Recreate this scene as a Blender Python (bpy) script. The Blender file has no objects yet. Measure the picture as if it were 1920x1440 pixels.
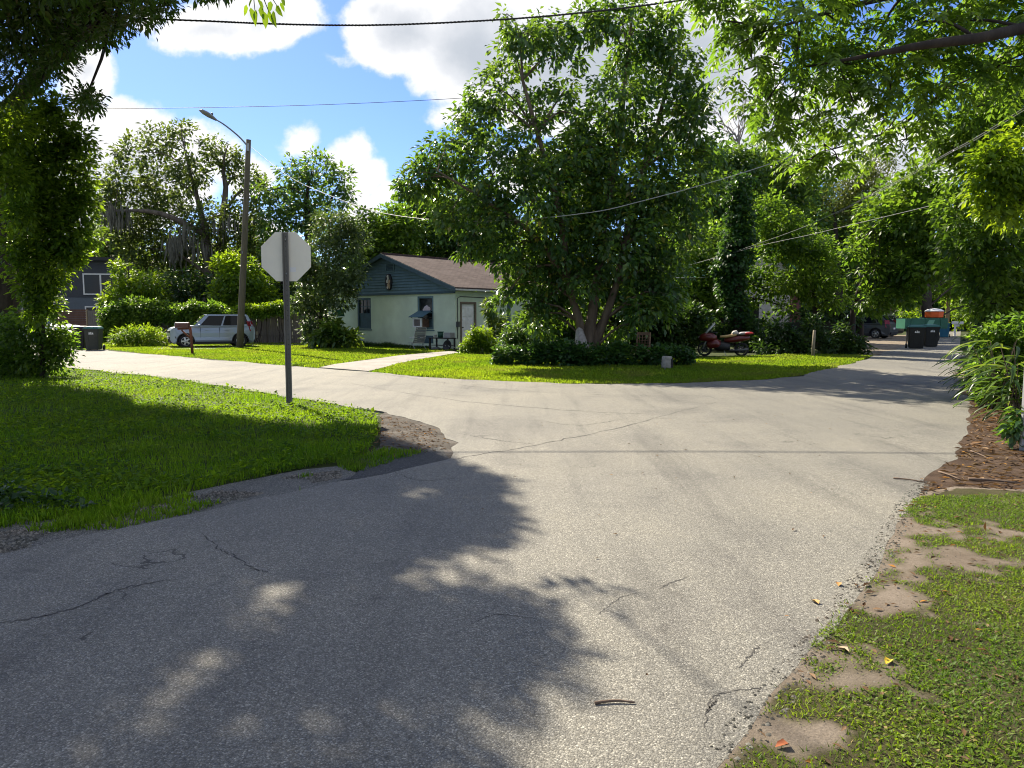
import bpy, bmesh, math, random
import numpy as np
from mathutils import Vector, Matrix
R = math.radians
rng = np.random.default_rng(11)
random.seed(5)
scene = bpy.context.scene
COL = scene.collection

# ------------------------------------------------------------------ camera
FPX, PITCH, EYE = 1397.0, math.atan(125/1397.0), 1.5
cam_d = bpy.data.cameras.new('camera')
cam_d.sensor_width = 36.0
cam_d.lens = FPX/1920*36.0
cam_d.clip_start, cam_d.clip_end = 0.05, 2000
cam = bpy.data.objects.new('camera', cam_d)
cam.location = (0, 0, EYE)
cam.rotation_euler = (R(90)-PITCH, 0, 0)
COL.objects.link(cam)
scene.camera = cam

# ------------------------------------------------------------------ sun + exposure
SUN_EL = R(39.0)
SUN_AZ = math.atan2(-0.53, 0.848)           # angle from +Y towards +X
SUNV = Vector((math.sin(SUN_AZ)*math.cos(SUN_EL), math.cos(SUN_AZ)*math.cos(SUN_EL), math.sin(SUN_EL)))
sun_d = bpy.data.lights.new('sun', 'SUN')
sun_d.energy, sun_d.angle, sun_d.color = 5.0, R(0.53), (1.0, 0.90, 0.74)
sun = bpy.data.objects.new('sun', sun_d)
sun.rotation_euler = SUNV.to_track_quat('Z', 'Y').to_euler()
sun.location = (0, 0, 40)
COL.objects.link(sun)
vs = scene.view_settings
vs.view_transform, vs.look, vs.gamma, vs.use_curve_mapping = 'Standard', 'None', 1.0, False
vs.exposure = 1.35
scene.cycles.max_bounces = 6
scene.cycles.diffuse_bounces = 3
scene.cycles.glossy_bounces = 2
scene.cycles.transmission_bounces = 4
scene.cycles.transparent_max_bounces = 6
scene.cycles.sample_clamp_indirect = 6.0
scene.cycles.use_denoising = True
scene.cycles.pixel_filter_type = 'BLACKMAN_HARRIS'
scene.cycles.filter_width = 1.05

# ------------------------------------------------------------------ pixel helpers (photo pixels -> places)
CT, ST = math.cos(PITCH), math.sin(PITCH)
def ray(px, py):
    X, Y = (px-960.0)/FPX, (720.0-py)/FPX
    return np.array([X, CT+Y*ST, -ST+Y*CT])
def G(px, py, z=0.0):
    d = ray(px, py); t = (z-EYE)/d[2]
    return np.array([d[0]*t, d[1]*t, z])
def At(px, py, depth):
    d = ray(px, py); t = depth/d[1]
    return np.array([d[0]*t, depth, EYE+d[2]*t])
def proj(P):
    P = np.asarray(P, float); x, y, z = P[..., 0], P[..., 1], P[..., 2]-EYE
    f = y*CT - z*ST; u = y*ST + z*CT
    f = np.where(f > 0.05, f, 0.05)
    return 960+FPX*x/f, 720-FPX*u/f

# ------------------------------------------------------------------ node helper
def new_mat(name):
    m = bpy.data.materials.new(name); m.use_nodes = True
    nt = m.node_tree; nt.nodes.clear()
    return m, nt
class NT:
    def __init__(s, nt): s.nt = nt
    def n(s, t, **kw):
        nd = s.nt.nodes.new(t)
        for k, v in kw.items():
            if k.startswith('i_'):
                key = k[2:]
                key = int(key) if key.isdigit() else key.replace('_', ' ')
                nd.inputs[key].default_value = v
            else: setattr(nd, k, v)
        return nd
    def l(s, a, b): s.nt.links.new(a, b)
    def math(s, op, a, b=None, clamp=False):
        nd = s.nt.nodes.new('ShaderNodeMath'); nd.operation = op; nd.use_clamp = clamp
        for i, v in enumerate((a, b)):
            if v is None: continue
            if isinstance(v, (int, float)): nd.inputs[i].default_value = v
            else: s.l(v, nd.inputs[i])
        return nd.outputs[0]
    def ramp(s, fac, stops, interp='LINEAR'):
        nd = s.nt.nodes.new('ShaderNodeValToRGB'); cr = nd.color_ramp; cr.interpolation = interp
        while len(cr.elements) < len(stops): cr.elements.new(0.5)
        for e, (p, c) in zip(cr.elements, stops):
            e.position = p; e.color = (*c, 1) if len(c) == 3 else c
        s.l(fac, nd.inputs[0]); return nd.outputs[0]
    def mix(s, fac, a, b, mode='MIX'):
        nd = s.nt.nodes.new('ShaderNodeMix'); nd.data_type = 'RGBA'; nd.blend_type = mode
        for sock, v in ((nd.inputs[0], fac), (nd.inputs[6], a), (nd.inputs[7], b)):
            if isinstance(v, (int, float)): sock.default_value = v
            elif isinstance(v, tuple): sock.default_value = (*v, 1) if len(v) == 3 else v
            else: s.l(v, sock)
        return nd.outputs[2]

# ------------------------------------------------------------------ world: sky and clouds
w = bpy.data.worlds.new('World'); scene.world = w; w.use_nodes = True
wt = w.node_tree; wt.nodes.clear(); N = NT(wt)
sky = N.n('ShaderNodeTexSky', sky_type='NISHITA', sun_disc=False, sun_elevation=SUN_EL, sun_rotation=SUN_AZ,
          altitude=0.0, air_density=1.0, dust_density=0.25, ozone_density=3.0)
tc = N.n('ShaderNodeTexCoord'); sep = N.n('ShaderNodeSeparateXYZ'); N.l(tc.outputs['Generated'], sep.inputs[0])
ay = N.math('MAXIMUM', N.math('ABSOLUTE', sep.outputs[1]), 0.08)
u = N.math('DIVIDE', sep.outputs[0], ay); v = N.math('DIVIDE', sep.outputs[2], ay)
uv = N.n('ShaderNodeCombineXYZ'); N.l(u, uv.inputs[0]); N.l(v, uv.inputs[1])
warp = N.n('ShaderNodeTexNoise', i_Scale=5.0, i_Detail=5.0, i_Roughness=0.55); N.l(uv.outputs[0], warp.inputs['Vector'])
wv = N.n('ShaderNodeVectorMath', operation='SUBTRACT'); N.l(warp.outputs['Color'], wv.inputs[0]); wv.inputs[1].default_value = (.5, .5, .5)
ws = N.n('ShaderNodeVectorMath', operation='SCALE'); N.l(wv.outputs[0], ws.inputs[0]); ws.inputs['Scale'].default_value = 0.10
wa = N.n('ShaderNodeVectorMath', operation='ADD'); N.l(uv.outputs[0], wa.inputs[0]); N.l(ws.outputs[0], wa.inputs[1])
def uvpx(px, py):
    d = ray(px, py); return d[0]/d[1], d[2]/d[1]
# cumulus: (photo x, y, radius x, radius y)
CLOUDS = [(400, 60, 120, 75), (500, 25, 130, 80), (290, 25, 60, 40), (760, 60, 150, 95), (900, 90, 190, 130), (1000, 150, 170, 110), (1120, 120, 230, 170),
          (1300, 130, 190, 170), (700, 20, 60, 60), (620, 115, 60, 22), (850, 215, 70, 40), (170, 150, 70, 70), (250, 245, 110, 55), (140, 260, 110, 70),
          (370, 290, 120, 60), (470, 330, 70, 60), (240, 340, 190, 100), (100, 400, 160, 90), (556, 270, 48, 34), (655, 300, 60, 48), (690, 345, 60, 52),
          (735, 374, 60, 34), (690, 400, 60, 50), (1430, 250, 110, 110), (1560, 230, 130, 110), (1700, 310, 140, 90), (480, 420, 120, 40), (1020, 330, 150, 60), (900, 300, 60, 30)]
dens = None
for (cx, cy, rx, ry) in CLOUDS:
    u0, v0 = uvpx(cx, cy); su, sv = rx/FPX, ry/FPX
    mp = N.n('ShaderNodeMapping', vector_type='TEXTURE'); N.l(wa.outputs[0], mp.inputs[0])
    mp.inputs['Location'].default_value = (u0, v0, 0); mp.inputs['Scale'].default_value = (su, sv, 1)
    ln = N.n('ShaderNodeVectorMath', operation='LENGTH'); N.l(mp.outputs[0], ln.inputs[0])
    val = N.math('MULTIPLY', N.math('SUBTRACT', 1.0, ln.outputs['Value']), min(su, sv)/0.06)
    dens = val if dens is None else N.math('SMOOTH_MAX', dens, val)
    if dens is not val: dens.node.inputs[2].default_value = 0.12
# free cumulus field for the rest of the sky
pz = N.math('MAXIMUM', sep.outputs[2], 0.05)
pc = N.n('ShaderNodeCombineXYZ'); N.l(N.math('DIVIDE', sep.outputs[0], pz), pc.inputs[0]); N.l(N.math('DIVIDE', sep.outputs[1], pz), pc.inputs[1])
fl = N.n('ShaderNodeTexNoise', i_Scale=0.9, i_Detail=6.0, i_Roughness=0.55); N.l(pc.outputs[0], fl.inputs['Vector'])
field = N.math('MULTIPLY', N.math('SUBTRACT', fl.outputs['Fac'], 0.485), 5.0)
front = N.math('MULTIPLY', N.math('SUBTRACT', v, 0.50), 6.0, clamp=True)
back = N.math('LESS_THAN', sep.outputs[1], 0.0)
side = N.math('MULTIPLY', N.math('SUBTRACT', N.math('ABSOLUTE', u), 0.72), 6.0, clamp=True)
allow = N.math('MAXIMUM', N.math('MAXIMUM', front, back), side)
field = N.math('MULTIPLY', N.math('ADD', field, 2.0), allow); field = N.math('SUBTRACT', field, 2.0)
dens = N.math('MAXIMUM', dens, field)
det = N.n('ShaderNodeTexNoise', i_Scale=16.0, i_Detail=7.0, i_Roughness=0.62); N.l(uv.outputs[0], det.inputs['Vector'])
dd = N.math('ADD', dens, N.math('MULTIPLY', N.math('SUBTRACT', det.outputs['Fac'], 0.5), 0.75))
mr = N.n('ShaderNodeMapRange', interpolation_type='SMOOTHSTEP'); N.l(dd, mr.inputs[0]); mr.inputs[1].default_value = 0.08; mr.inputs[2].default_value = 0.33
thick = N.n('ShaderNodeMapRange', interpolation_type='SMOOTHSTEP'); N.l(dd, thick.inputs[0]); thick.inputs[1].default_value = 0.40; thick.inputs[2].default_value = 1.45
bil = N.n('ShaderNodeTexNoise', i_Scale=9.0, i_Detail=4.0); N.l(wa.outputs[0], bil.inputs['Vector'])
tk = N.math('ADD', thick.outputs[0], N.math('MULTIPLY', N.math('SUBTRACT', bil.outputs['Fac'], 0.5), 0.35), clamp=True)
ccol = N.ramp(tk, [(0.0, (0.44, 0.44, 0.44)), (0.30, (0.34, 0.35, 0.37)), (1.0, (0.23, 0.25, 0.28))])
skyc = N.mix(1.0, sky.outputs[0], (0.56, 0.67, 0.98), 'MULTIPLY')
bg1 = N.n('ShaderNodeBackground', i_Strength=0.072); N.l(skyc, bg1.inputs[0])
bg2 = N.n('ShaderNodeBackground', i_Strength=1.0); N.l(ccol, bg2.inputs[0])
ms = N.n('ShaderNodeMixShader'); N.l(mr.outputs[0], ms.inputs[0]); N.l(bg1.outputs[0], ms.inputs[1]); N.l(bg2.outputs[0], ms.inputs[2])
wo = N.n('ShaderNodeOutputWorld'); N.l(ms.outputs[0], wo.inputs[0])

# ------------------------------------------------------------------ object helpers
def link(o, parent=None):
    COL.objects.link(o)
    if parent is not None: o.parent = parent
    return o
def tag(o, label=None, cat=None, group=None, kind=None):
    if label: o['label'] = label
    if cat: o['category'] = cat
    if group: o['group'] = group
    if kind: o['kind'] = kind
    return o
def thing(name, label, cat, loc=(0, 0, 0), rz=0.0, group=None):
    o = bpy.data.objects.new(name, None); o.empty_display_size = 0.2
    o.location = tuple(float(c) for c in loc); o.rotation_euler = (0, 0, rz); link(o)
    return tag(o, label, cat, group)
def copy_tree(o, parent=None):
    c = o.copy(); COL.objects.link(c)
    if parent is not None: c.parent = parent
    for ch in list(o.children): copy_tree(ch, c)
    return c
def raw_mesh(name, V, tris=None, quads=None, mats=(), parent=None, smooth=False, label=None):
    me = bpy.data.meshes.new(name)
    V = np.asarray(V, np.float32)
    me.vertices.add(len(V)); me.vertices.foreach_set('co', V.ravel())
    nt = 0 if tris is None else len(tris); nq = 0 if quads is None else len(quads)
    idx = []; start = []; tot = []
    if nt: idx.append(np.asarray(tris, np.int32).ravel()); start.append(np.arange(nt)*3); tot.append(np.full(nt, 3))
    if nq: idx.append(np.asarray(quads, np.int32).ravel()); start.append(nt*3+np.arange(nq)*4); tot.append(np.full(nq, 4))
    idx = np.concatenate(idx)
    me.loops.add(len(idx)); me.loops.foreach_set('vertex_index', idx)
    me.polygons.add(nt+nq)
    me.polygons.foreach_set('loop_start', np.concatenate(start).astype(np.int32))
    me.polygons.foreach_set('loop_total', np.concatenate(tot).astype(np.int32))
    if smooth: me.polygons.foreach_set('use_smooth', np.ones(nt+nq, bool))
    for m in (mats if isinstance(mats, (list, tuple)) else [mats]): me.materials.append(m)
    me.update(calc_edges=True)
    o = bpy.data.objects.new(name, me); link(o, parent)
    if label: o['label'] = label
    return o

class MB:
    """mesh collector: boxes, prisms, tubes, lathes -> ONE mesh object"""
    def __init__(s): s.v, s.f, s.m, s.sm = [], [], [], []
    def add(s, V, F, mi=0, smooth=False):
        b = len(s.v); s.v += [tuple(map(float, p)) for p in V]
        for f in F: s.f.append(tuple(b+i for i in f)); s.m.append(mi); s.sm.append(smooth)
        return s
    def box(s, x0, x1, y0, y1, z0, z1, mi=0, M=None, bev=0.0):
        V = [(x, y, z) for x in (x0, x1) for y in (y0, y1) for z in (z0, z1)]
        F = [(0, 1, 3, 2), (4, 6, 7, 5), (0, 4, 5, 1), (2, 3, 7, 6), (0, 2, 6, 4), (1, 5, 7, 3)]
        if M is not None: V = [M @ Vector(p) for p in V]
        return s.add(V, F, mi)
    def frustum(s, bot, top, mi=0):
        n = len(bot)
        F = [tuple(range(n))[::-1], tuple(range(n, 2*n))]+[(i, (i+1) % n, n+(i+1) % n, n+i) for i in range(n)]
        return s.add(list(bot)+list(top), F, mi)
    def prism(s, poly, axis, a, b, mi=0):
        def mk(p, t):
            return {'x': (t, p[0], p[1]), 'y': (p[0], t, p[1]), 'z': (p[0], p[1], t)}[axis]
        return s.frustum([mk(p, a) for p in poly], [mk(p, b) for p in poly], mi)
    def tube(s, pts, rad, sides=8, mi=0, cap=True, smooth=True):
        V, F = tube_geo(pts, rad, sides)
        b = len(s.v); s.add(V, F, mi, smooth)
        if cap:
            n = len(pts)
            s.f.append(tuple(b+i for i in range(sides))[::-1]); s.m.append(mi); s.sm.append(False)
            s.f.append(tuple(b+(n-1)*sides+i for i in range(sides))); s.m.append(mi); s.sm.append(False)
        return s
    def lathe(s, prof, sides=16, mi=0, M=None, smooth=True):
        V = []; n = len(prof)
        for (r, z) in prof:
            for k in range(sides):
                a = 2*math.pi*k/sides; V.append(Vector((r*math.cos(a), r*math.sin(a), z)))
        if M is not None: V = [M @ p for p in V]
        F = [(i*sides+k, i*sides+(k+1) % sides, (i+1)*sides+(k+1) % sides, (i+1)*sides+k) for i in range(n-1) for k in range(sides)]
        return s.add(V, F, mi, smooth)
    def build(s, name, mat, parent=None, label=None, bevel=0.0, loc=None):
        me = bpy.data.meshes.new(name); me.from_pydata(s.v, [], s.f)
        for m in (mat if isinstance(mat, (list, tuple)) else [mat]): me.materials.append(m)
        me.polygons.foreach_set('material_index', s.m); me.polygons.foreach_set('use_smooth', s.sm)
        bm = bmesh.new(); bm.from_mesh(me)
        bmesh.ops.recalc_face_normals(bm, faces=bm.faces)
        if bevel:
            bmesh.ops.bevel(bm, geom=[e for e in bm.edges if e.is_manifold and e.calc_face_angle(0) > 0.5], offset=bevel, segments=2, affect='EDGES', clamp_overlap=True)
        bm.to_mesh(me); bm.free(); me.update()
        o = bpy.data.objects.new(name, me); link(o, parent)
        if label: o['label'] = label
        if loc is not None: o.location = tuple(float(c) for c in loc)
        return o

def tube_geo(pts, rad, sides):
    P = np.asarray(pts, float); n = len(P)
    rad = np.full(n, rad) if np.isscalar(rad) else np.asarray(rad, float)
    T = np.gradient(P, axis=0); T /= np.linalg.norm(T, axis=1)[:, None]+1e-9
    up = np.array([0, 0, 1.0]) if abs(T[0][2]) < 0.9 else np.array([1.0, 0, 0])
    A = np.cross(T[0], up); A /= np.linalg.norm(A)
    V = []
    for i in range(n):
        A = A-T[i]*np.dot(A, T[i]); A /= np.linalg.norm(A)+1e-9
        B = np.cross(T[i], A)
        for k in range(sides):
            a = 2*math.pi*k/sides; V.append(P[i]+rad[i]*(math.cos(a)*A+math.sin(a)*B))
    F = [(i*sides+k, i*sides+(k+1) % sides, (i+1)*sides+(k+1) % sides, (i+1)*sides+k) for i in range(n-1) for k in range(sides)]
    return V, F

def spline(pts, n):
    """Catmull-Rom through rows of pts (any width)"""
    P = np.asarray(pts, float); m = len(P)
    if m == 2: return P[0]+(P[1]-P[0])*np.linspace(0, 1, n)[:, None]
    E = np.vstack([2*P[0]-P[1], P, 2*P[-1]-P[-2]]); out = []
    for t in np.linspace(0, m-1, n):
        i = min(int(t), m-2); f = t-i; a, b, c, d = E[i], E[i+1], E[i+2], E[i+3]
        out.append(0.5*((2*b)+(c-a)*f+(2*a-5*b+4*c-d)*f*f+(-a+3*b-3*c+d)*f**3))
    return np.array(out)

def vnoise(P, scale, seed=0):
    P = np.asarray(P, float)/scale
    if P.shape[1] == 2: P = np.c_[P, np.zeros(len(P))]
    i = np.floor(P).astype(np.int64); f = P-i; f = f*f*(3-2*f); out = np.zeros(len(P))
    for dx in (0, 1):
        for dy in (0, 1):
            for dz in (0, 1):
                h = (i[:, 0]+dx)*374761393+(i[:, 1]+dy)*668265263+(i[:, 2]+dz)*2147483647+seed*144665
                h = (h ^ (h >> 13))*1274126177; h = h ^ (h >> 16)
                out += ((h & 0xffff)/65535.0)*np.where(dx, f[:, 0], 1-f[:, 0])*np.where(dy, f[:, 1], 1-f[:, 1])*np.where(dz, f[:, 2], 1-f[:, 2])
    return out
def unit(n):
    d = rng.normal(size=(n, 3)); return d/np.linalg.norm(d, axis=1)[:, None]
def norm(a): return a/(np.linalg.norm(a, axis=1)[:, None]+1e-9)
def in_poly(P, poly):
    x, y = P[:, 0], P[:, 1]; q = np.asarray(poly, float); r = np.zeros(len(P), bool); j = len(q)-1
    for i in range(len(q)):
        xi, yi, xj, yj = q[i, 0], q[i, 1], q[j, 0], q[j, 1]
        c = ((yi > y) != (yj > y)) & (x < (xj-xi)*(y-yi)/(yj-yi+1e-12)+xi); r ^= c; j = i
    return r
def sample_poly(poly, n):
    q = np.asarray(poly, float)[:, :2]; lo, hi = q.min(0), q.max(0); out = []; got = 0
    while got < n:
        P = lo+rng.random((max(2000, n), 2))*(hi-lo); P = P[in_poly(P, q)]; out.append(P); got += len(P)
    return np.concatenate(out)[:n]
def area(poly):
    q = np.asarray(poly, float)[:, :2]; return 0.5*abs(np.dot(q[:, 0], np.roll(q[:, 1], 1))-np.dot(q[:, 1], np.roll(q[:, 0], 1)))

# ------------------------------------------------------------------ materials
def plain(name, c, rough=0.7, metal=0.0, spec=0.4, noise=0.0, nscale=6.0, bump=0.0, bscale=30.0, c2=None, stretch=None):
    m, nt = new_mat(name); N = NT(nt)
    b = N.n('ShaderNodeBsdfPrincipled'); o = N.n('ShaderNodeOutputMaterial'); N.l(b.outputs[0], o.inputs[0])
    b.inputs['Roughness'].default_value = rough; b.inputs['Metallic'].default_value = metal; b.inputs['Specular IOR Level'].default_value = spec
    b.inputs['Base Color'].default_value = (*c, 1)
    if noise or bump:
        t = N.n('ShaderNodeTexCoord'); vec = t.outputs['Object']
        if stretch:
            mp = N.n('ShaderNodeMapping'); mp.inputs['Scale'].default_value = stretch; N.l(vec, mp.inputs[0]); vec = mp.outputs[0]
    if noise:
        nz = N.n('ShaderNodeTexNoise', i_Scale=nscale, i_Detail=5.0, i_Roughness=0.6); N.l(vec, nz.inputs['Vector'])
        d = c2 or tuple(x*(1-noise) for x in c)
        cc = N.ramp(nz.outputs['Fac'], [(0.3, d), (0.7, c)]); N.l(cc, b.inputs['Base Color'])
    if bump:
        nb = N.n('ShaderNodeTexNoise', i_Scale=bscale, i_Detail=4.0); N.l(vec, nb.inputs['Vector'])
        bp = N.n('ShaderNodeBump', i_Strength=bump, i_Distance=0.02); N.l(nb.outputs['Fac'], bp.inputs['Height']); N.l(bp.outputs[0], b.inputs['Normal'])
    return m
def leaf_mat(name, dark, mid, light, trans=0.42, tcol=(0.17, 0.30, 0.02), gloss=0.35, rough=0.42, hue=None, hscale=0.9, dry=0.0):
    m, nt = new_mat(name); N = NT(nt)
    g = N.n('ShaderNodeNewGeometry')
    col = N.ramp(g.outputs['Random Per Island'], [(0.0, dark), (0.55, mid), (0.93, light), (0.97, hue or light)])
    t = N.n('ShaderNodeTexCoord'); nz = N.n('ShaderNodeTexNoise', i_Scale=hscale, i_Detail=2.0); N.l(t.outputs['Object'], nz.inputs['Vector'])
    var = N.ramp(nz.outputs['Fac'], [(0.3, (0.72, 0.82, 0.8)), (0.7, (1.25, 1.12, 1.0))])
    col = N.mix(1.0, col, var, 'MULTIPLY')
    tc = N.mix(1.0, N.ramp(g.outputs['Random Per Island'], [(0.0, tuple(x*0.6 for x in tcol)), (0.6, tcol), (1.0, tuple(min(1, x*1.35) for x in tcol))]), var, 'MULTIPLY')
    if dry:
        dn = N.n('ShaderNodeTexNoise', i_Scale=0.75, i_Detail=5.0, i_Roughness=0.6); N.l(t.outputs['Object'], dn.inputs['Vector'])
        df = N.ramp(dn.outputs['Fac'], [(0.50, (0, 0, 0)), (0.68, (dry, dry, dry))])
        col = N.mix(df, col, (0.20, 0.17, 0.06)); tc = N.mix(df, tc, (0.26, 0.22, 0.06))
    b = N.n('ShaderNodeBsdfPrincipled'); N.l(col, b.inputs['Base Color'])
    b.inputs['Roughness'].default_value = rough; b.inputs['Specular IOR Level'].default_value = gloss
    tr = N.n('ShaderNodeBsdfTranslucent'); N.l(tc, tr.inputs[0])
    mx = N.n('ShaderNodeMixShader', i_0=trans); N.l(b.outputs[0], mx.inputs[1]); N.l(tr.outputs[0], mx.inputs[2])
    o = N.n('ShaderNodeOutputMaterial'); N.l(mx.outputs[0], o.inputs[0])
    return m
L_CENTRE = leaf_mat('leaf_centre', (0.028, 0.072, 0.030), (0.048, 0.115, 0.042), (0.095, 0.19, 0.055), gloss=.5, rough=.36, tcol=(0.20, 0.35, 0.025), hue=(0.20, 0.16, 0.03))
L_OAK = leaf_mat('leaf_oak', (0.024, 0.050, 0.012), (0.042, 0.085, 0.016), (0.075, 0.125, 0.022), tcol=(0.10, 0.19, 0.015), hue=(0.10, 0.06, 0.03))
L_MOSSY = leaf_mat('leaf_live_oak', (0.034, 0.058, 0.020), (0.062, 0.095, 0.028), (0.105, 0.15, 0.04), tcol=(0.19, 0.27, 0.035), trans=0.42)
L_BRIGHT = leaf_mat('leaf_bright', (0.045, 0.105, 0.012), (0.085, 0.17, 0.018), (0.15, 0.25, 0.025), tcol=(0.30, 0.45, 0.015), trans=0.5)
L_PECAN = leaf_mat('leaf_pecan', (0.030, 0.072, 0.014), (0.066, 0.125, 0.018), (0.13, 0.20, 0.028), tcol=(0.22, 0.38, 0.025), trans=0.48)
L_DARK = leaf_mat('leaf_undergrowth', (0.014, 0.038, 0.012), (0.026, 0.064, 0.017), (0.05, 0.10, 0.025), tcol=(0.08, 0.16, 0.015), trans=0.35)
L_GREYISH = leaf_mat('leaf_greyish', (0.040, 0.075, 0.025), (0.075, 0.12, 0.042), (0.15, 0.20, 0.09), tcol=(0.17, 0.28, 0.035), trans=0.3, gloss=0.5)
L_OLIVE = leaf_mat('leaf_olive', (0.050, 0.075, 0.018), (0.085, 0.115, 0.026), (0.13, 0.16, 0.04), tcol=(0.20, 0.26, 0.03), trans=0.4)
L_STRAP = leaf_mat('leaf_strap', (0.035, 0.085, 0.018), (0.065, 0.135, 0.022), (0.12, 0.20, 0.035), tcol=(0.25, 0.36, 0.03), trans=0.4, gloss=0.5, rough=0.35)
L_IVY = leaf_mat('leaf_ivy', (0.014, 0.045, 0.014), (0.024, 0.075, 0.020), (0.045, 0.12, 0.028), tcol=(0.09, 0.20, 0.02), trans=0.35)
GRASS = leaf_mat('grass_blade', (0.040, 0.090, 0.010), (0.070, 0.150, 0.012), (0.12, 0.20, 0.02), tcol=(0.26, 0.45, 0.012), dry=.3, trans=0.55, gloss=0.08, rough=0.5, hue=(0.22, 0.19, 0.06), hscale=0.6)
GRASS_L = leaf_mat('grass_lawn', (0.075, 0.120, 0.012), (0.105, 0.190, 0.020), (0.16, 0.235, 0.03), tcol=(0.30, 0.45, 0.018), dry=.55, trans=0.5, gloss=0.08, rough=0.55, hue=(0.25, 0.2, 0.06), hscale=0.35)
L_LEFT = leaf_mat('leaf_left', (0.034, 0.078, 0.014), (0.072, 0.135, 0.018), (0.14, 0.21, 0.028), tcol=(0.30, 0.46, 0.02), trans=0.52)
THATCH = leaf_mat('dry_thatch', (0.10, 0.075, 0.04), (0.20, 0.155, 0.085), (0.33, 0.27, 0.15), trans=0.2, tcol=(0.25, 0.2, 0.08))
GRASS_V = leaf_mat('grass_verge', (0.060, 0.115, 0.012), (0.105, 0.180, 0.018), (0.17, 0.23, 0.035), tcol=(0.24, 0.38, 0.015), trans=0.40, gloss=0.2, rough=0.55, hue=(0.26, 0.20, 0.09), hscale=1.2)
def bark_mat(name, a, b, sc=4.0):
    return plain(name, b, rough=0.9, spec=0.2, noise=1, nscale=sc, c2=a, bump=1.0, bscale=9, stretch=(1, 1, 0.25))
BARK = bark_mat('bark_grey', (0.055, 0.045, 0.035), (0.16, 0.135, 0.105))
BARK_D = bark_mat('bark_dark', (0.022, 0.018, 0.015), (0.065, 0.052, 0.042))
BARK_B = bark_mat('bark_brown', (0.07, 0.052, 0.036), (0.20, 0.155, 0.11))
MOSS = plain('moss', (0.15, 0.15, 0.115), rough=0.95, spec=0.1, noise=0.4)

# ------------------------------------------------------------------ foliage
DENS = 1.32
def leaf_geo(P, D, Nn, L, W, hexa=False, fold=0.16, droop=0.10):
    n = len(P); D = norm(D); S = norm(np.cross(D, Nn)); N2 = np.cross(S, D)
    L = L[:, None]; W = W[:, None]
    i = np.arange(n)
    if not hexa:
        mid = P+D*L*0.42+N2*W*fold
        V = np.stack([P, mid+S*W/2, P+D*L-N2*L*droop, mid-S*W/2], 1).reshape(-1, 3)
        T = np.stack([np.stack([i*4, i*4+1, i*4+2], 1), np.stack([i*4, i*4+2, i*4+3], 1)], 1).reshape(-1, 3)
        return V, T, None
    a = P+D*L*0.28+N2*W*fold; b = P+D*L*0.66+N2*W*fold*0.6-N2*L*droop*0.3
    V = np.stack([P, a+S*W/2, b+S*W*0.42, P+D*L-N2*L*droop, b-S*W*0.42, a-S*W/2], 1).reshape(-1, 3)
    Q = np.stack([np.stack([i*6, i*6+1, i*6+2, i*6+3], 1), np.stack([i*6, i*6+3, i*6+4, i*6+5], 1)], 1).reshape(-1, 4)
    return V, None, Q
def leaves_obj(name, P, D, Nn, L, W, mat, parent=None, hexa=False, fold=0.16, droop=0.10):
    V, T, Q = leaf_geo(P, D, Nn, L, W, hexa, fold, droop)
    return raw_mesh(name, V, T, Q, mat, parent)
def cluster_leaves(TP, TO, per, L, W, rad, droop, spread=1.0):
    n = len(TP)*per
    P = np.repeat(TP, per, 0); O = np.repeat(TO, per, 0)
    r = unit(n)
    P = P+r*rad*rng.random((n, 1))**0.6*np.array([1, 1, 0.8])
    D = norm(O*0.45+r*spread*0.8+unit(n)*0.35)
    D[:, 2] -= droop*(0.5+rng.random(n)); D = norm(D)
    Nn = norm(np.array([0, 0, 1.0])+unit(n)*0.55)
    s = np.clip(rng.normal(1, 0.22, n), 0.5, 1.6)
    return P, D, Nn, L*s, W*s
def pinnate_leaves(TP, TO, fronds, pairs, FL, L, W, droop):
    """compound leaves: a drooping rachis with leaflets in pairs"""
    m = len(TP)*fronds
    B = np.repeat(TP, fronds, 0); O = np.repeat(TO, fronds, 0)
    D = norm(O*0.5+unit(m)*0.85); D[:, 2] *= 0.5; D = norm(D)
    fl = FL*np.clip(rng.normal(1, 0.2, m), 0.5, 1.5)
    PP, DD, NN, LL = [], [], [], []
    Z = np.array([0, 0, 1.0])
    for k in range(pairs):
        f = (k+1)/pairs
        pos = B+D*(fl*f)[:, None]-Z*(fl*droop*f*f)[:, None]
        tan = norm(D-Z*(2*droop*f)); side = norm(np.cross(tan, Z)+1e-6)
        for sgn in (1, -1):
            d = norm(tan*0.55+side*sgn*0.8+unit(m)*0.16-Z*0.22)
            PP.append(pos); DD.append(d); NN.append(norm(np.cross(side, tan)+unit(m)*0.25)); LL.append(L*(0.75+0.5*math.sin(math.pi*f*0.8))*np.clip(rng.normal(1, .12, m), .6, 1.4))
        if k == pairs-1:
            PP.append(pos); DD.append(norm(tan+unit(m)*0.1)); NN.append(norm(np.cross(side, tan)+unit(m)*0.25)); LL.append(np.full(m, L))
    LL = np.concatenate(LL)
    return np.concatenate(PP), np.concatenate(DD), np.concatenate(NN), LL, LL*W/L
def lobes_px(lst, depth, jit=0.5):
    """[(px, py, radius px[, depth offset])] -> centres, radii"""
    C, Rr = [], []
    for q in lst:
        r = q[2]*depth/FPX; dz = q[3] if len(q) > 3 else rng.uniform(-jit, jit)*r*1.6
        C.append(At(q[0], q[1], depth+dz)); Rr.append(r*(depth+dz)/depth)
    return np.array(C), np.array(Rr)
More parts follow.
